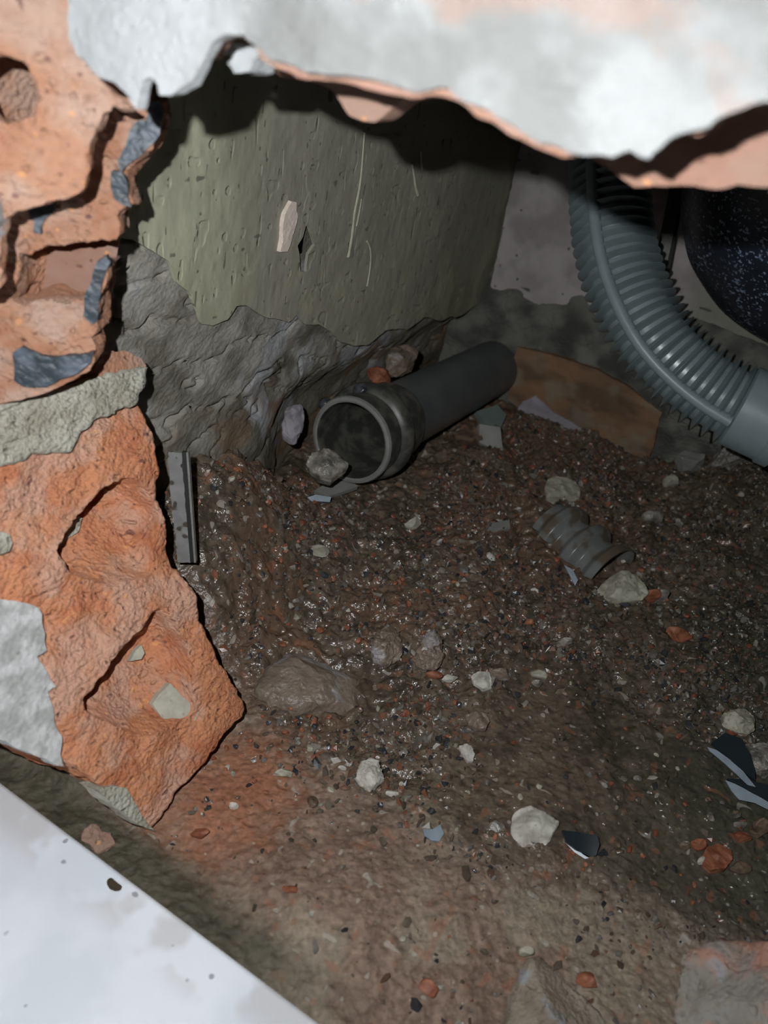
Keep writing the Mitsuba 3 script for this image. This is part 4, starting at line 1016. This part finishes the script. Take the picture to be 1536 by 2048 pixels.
# ---------------------------------------------------------------- scattered chips, one by one
rng = np.random.default_rng(77)
protos = [rock_mesh(1, 1, 1, 200 + k, 9, 0.12, 2) for k in range(6)]


def scatter_point(region):
    x, y = rng.uniform(region[0], region[2]), rng.uniform(region[1], region[3])
    return floor_pt(x, y)


kinds = [('brick_chip', 'chip_orange', 'orange brick chip', 'chip'), ('mortar_bit', 'stone_pale', 'pale mortar bit', 'crumb'), ('dark_grain', 'stone_dark', 'black wet grain', 'grain'),
         ('grey_pebble', 'stone_grey', 'small wet grey pebble', 'pebble'), ('brown_clod', 'stone_brown', 'small wet brown clod', 'clod')]
spots = ['in the coarse gravel between the brick pier and the drain pipe', 'on the dark wet mud around the corrugated shell', 'in the band of grit below the half buried lump', 'at the foot of the broken low brick',
         'on the smooth mud around the bluish white stone', 'in the grit around the large whitish rock', 'on the dry screed right of the white tile']
# hand placed runs of chips where the photograph shows them thick
zones = [((380, 960, 900, 1340), 120), ((900, 950, 1500, 1330), 70), ((520, 1390, 960, 1500), 60), ((300, 1480, 520, 1720), 36), ((980, 1330, 1500, 1640), 34), ((930, 1560, 1500, 1760), 44), ((480, 1560, 900, 1980), 20)]
weights = [[.30, .16, .14, .22, .18], [.24, .18, .12, .26, .20], [.38, .10, .30, .12, .10], [.60, .20, .08, .08, .04], [.2, .26, .12, .26, .16], [.34, .14, .12, .2, .2], [.35, .35, .2, .05, .05]]
for (reg, cnt), wt, spot in zip(zones, weights, spots):
    for _ in range(cnt):
        p = scatter_point(reg)
        px_, py_ = project(p)
        if px_ < 300 + (py_ - 1500) * 1.25 and py_ > 1500: continue
        if px_ < 400 + max(0, (py_ - 1180)) * 0.4 and py_ < 1440: continue
        if p[0] < -0.20 and p[1] > 0.47: continue
        kk = int(rng.choice(5, p=wt))
        nm, bs, lb, ct = kinds[kk]
        s_ = rng.uniform(7, 17) * depth(p) / F_PX
        if kk == 4: s_ *= 1.3
        m_ = protos[rng.integers(6)]
        Rm = trimesh.transformations.random_rotation_matrix(rng.uniform(size=3))[:3, :3]
        v_ = (np.array(m_.vertices) * rng.uniform(0.55, 1.2, 3)) @ Rm.T * s_
        v_[:, 2] *= 0.8
        z = bed_z(p[0], p[1]) + s_ * 0.18
        thing(nm, trimesh.Trimesh(v_ + [p[0], p[1], z], m_.faces, process=False), bs, lb + ' ' + spot, ct, lb + 's ' + spot, smooth=30)

# ---------------------------------------------------------------- fine grit
def grit(N, seed, smin, smax, key, label):
    rg = np.random.default_rng(seed)
    ico = trimesh.creation.icosahedron()
    base_v, base_f = np.array(ico.vertices), np.array(ico.faces)
    X = rg.uniform(-0.30, 0.26, N * 3); Y = rg.uniform(0.20, 0.80, N * 3)
    dry = sstep(0.325, 0.262, Y - 0.32 * np.maximum(X + 0.03, 0))
    smoothmud = sstep(-0.11, -0.05, X) * sstep(0.47, 0.42, Y) * (1 - dry)
    clump = sstep(0.40, 0.60, meshkit.fbm(np.c_[X, Y, X * 0] * 24, 3, 4))
    dens = (1 - 0.92 * dry) * (1 - 0.95 * smoothmud) * (0.35 + 0.65 * clump)
    keep = rg.uniform(size=len(X)) < dens
    along_ = (X - so[0]) * ax[0] + (Y - so[1]) * ax[1]
    off = np.abs((X - so[0]) * ax[1] - (Y - so[1]) * ax[0])
    keep &= ~((off < RP + 0.011) & (along_ > -0.004)) & (np.hypot(X - shell_c[0], Y - shell_c[1]) > 0.05) & (np.hypot((X + 0.172) * 0.75, Y - 0.345) > 0.034)
    X, Y = X[keep][:N], Y[keep][:N]
    n_ = len(X)
    Z = ground(X, Y) + ground_detail(X, Y)
    S = smin * (smax / smin) ** (rg.uniform(size=n_) ** 2.2)
    sc = rg.uniform(0.5, 1.5, (n_, 1, 3)); sc[:, :, 2] *= 0.6
    qn = rg.normal(size=(n_, 4)); qn /= np.linalg.norm(qn, axis=1, keepdims=True)
    w, x, y, z = qn.T
    Rm = np.stack([1 - 2 * (y * y + z * z), 2 * (x * y - z * w), 2 * (x * z + y * w), 2 * (x * y + z * w), 1 - 2 * (x * x + z * z), 2 * (y * z - x * w), 2 * (x * z - y * w), 2 * (y * z + x * w), 1 - 2 * (x * x + y * y)], -1).reshape(-1, 3, 3)
    jig = base_v[None] * (1 + rg.uniform(-0.5, 0.45, (n_, 12, 1)))
    V = np.einsum('nij,nkj->nki', Rm, jig * sc) * S[:, None, None]
    V = V + np.stack([X, Y, Z + S * 0.2], -1)[:, None]
    pal = np.array([[0.07, 0.055, 0.038], [0.115, 0.09, 0.066], [0.19, 0.075, 0.042], [0.03, 0.031, 0.033], [0.22, 0.20, 0.165], [0.13, 0.12, 0.105], [0.135, 0.078, 0.052]])
    red = sstep(0.05, -0.2, X)
    pr = np.stack([0.24 + 0 * red, 0.22 + 0 * red, 0.025 + 0.07 * red, 0.14 + 0 * red, 0.05 + 0 * red, 0.14 + 0 * red, 0.06 + 0.10 * red], -1)
    pr = np.cumsum(pr / pr.sum(1, keepdims=True), 1)
    idx = (rg.uniform(size=(n_, 1)) > pr).sum(1).clip(0, 6)
    col = pal[idx] * rg.uniform(0.7, 1.25, (n_, 1))
    Fc = base_f[None] + 12 * np.arange(n_)[:, None, None]
    mesh = trimesh.Trimesh(V.reshape(-1, 3), Fc.reshape(-1, 3), process=False)
    k_ = numbered(key)
    scene[k_] = mikit.ply(mesh, 'grit_mix', False, color=np.repeat(col, 12, 0))
    labels[k_] = {'label': label, 'category': 'grit', 'kind': 'stuff'}
shell_c = floor_pt(1156, 1108, -0.010)
grit(26000, 5, 0.0007, 0.0030, 'fine_grit', 'fine wet grit and brick crumbs covering the rubble floor')
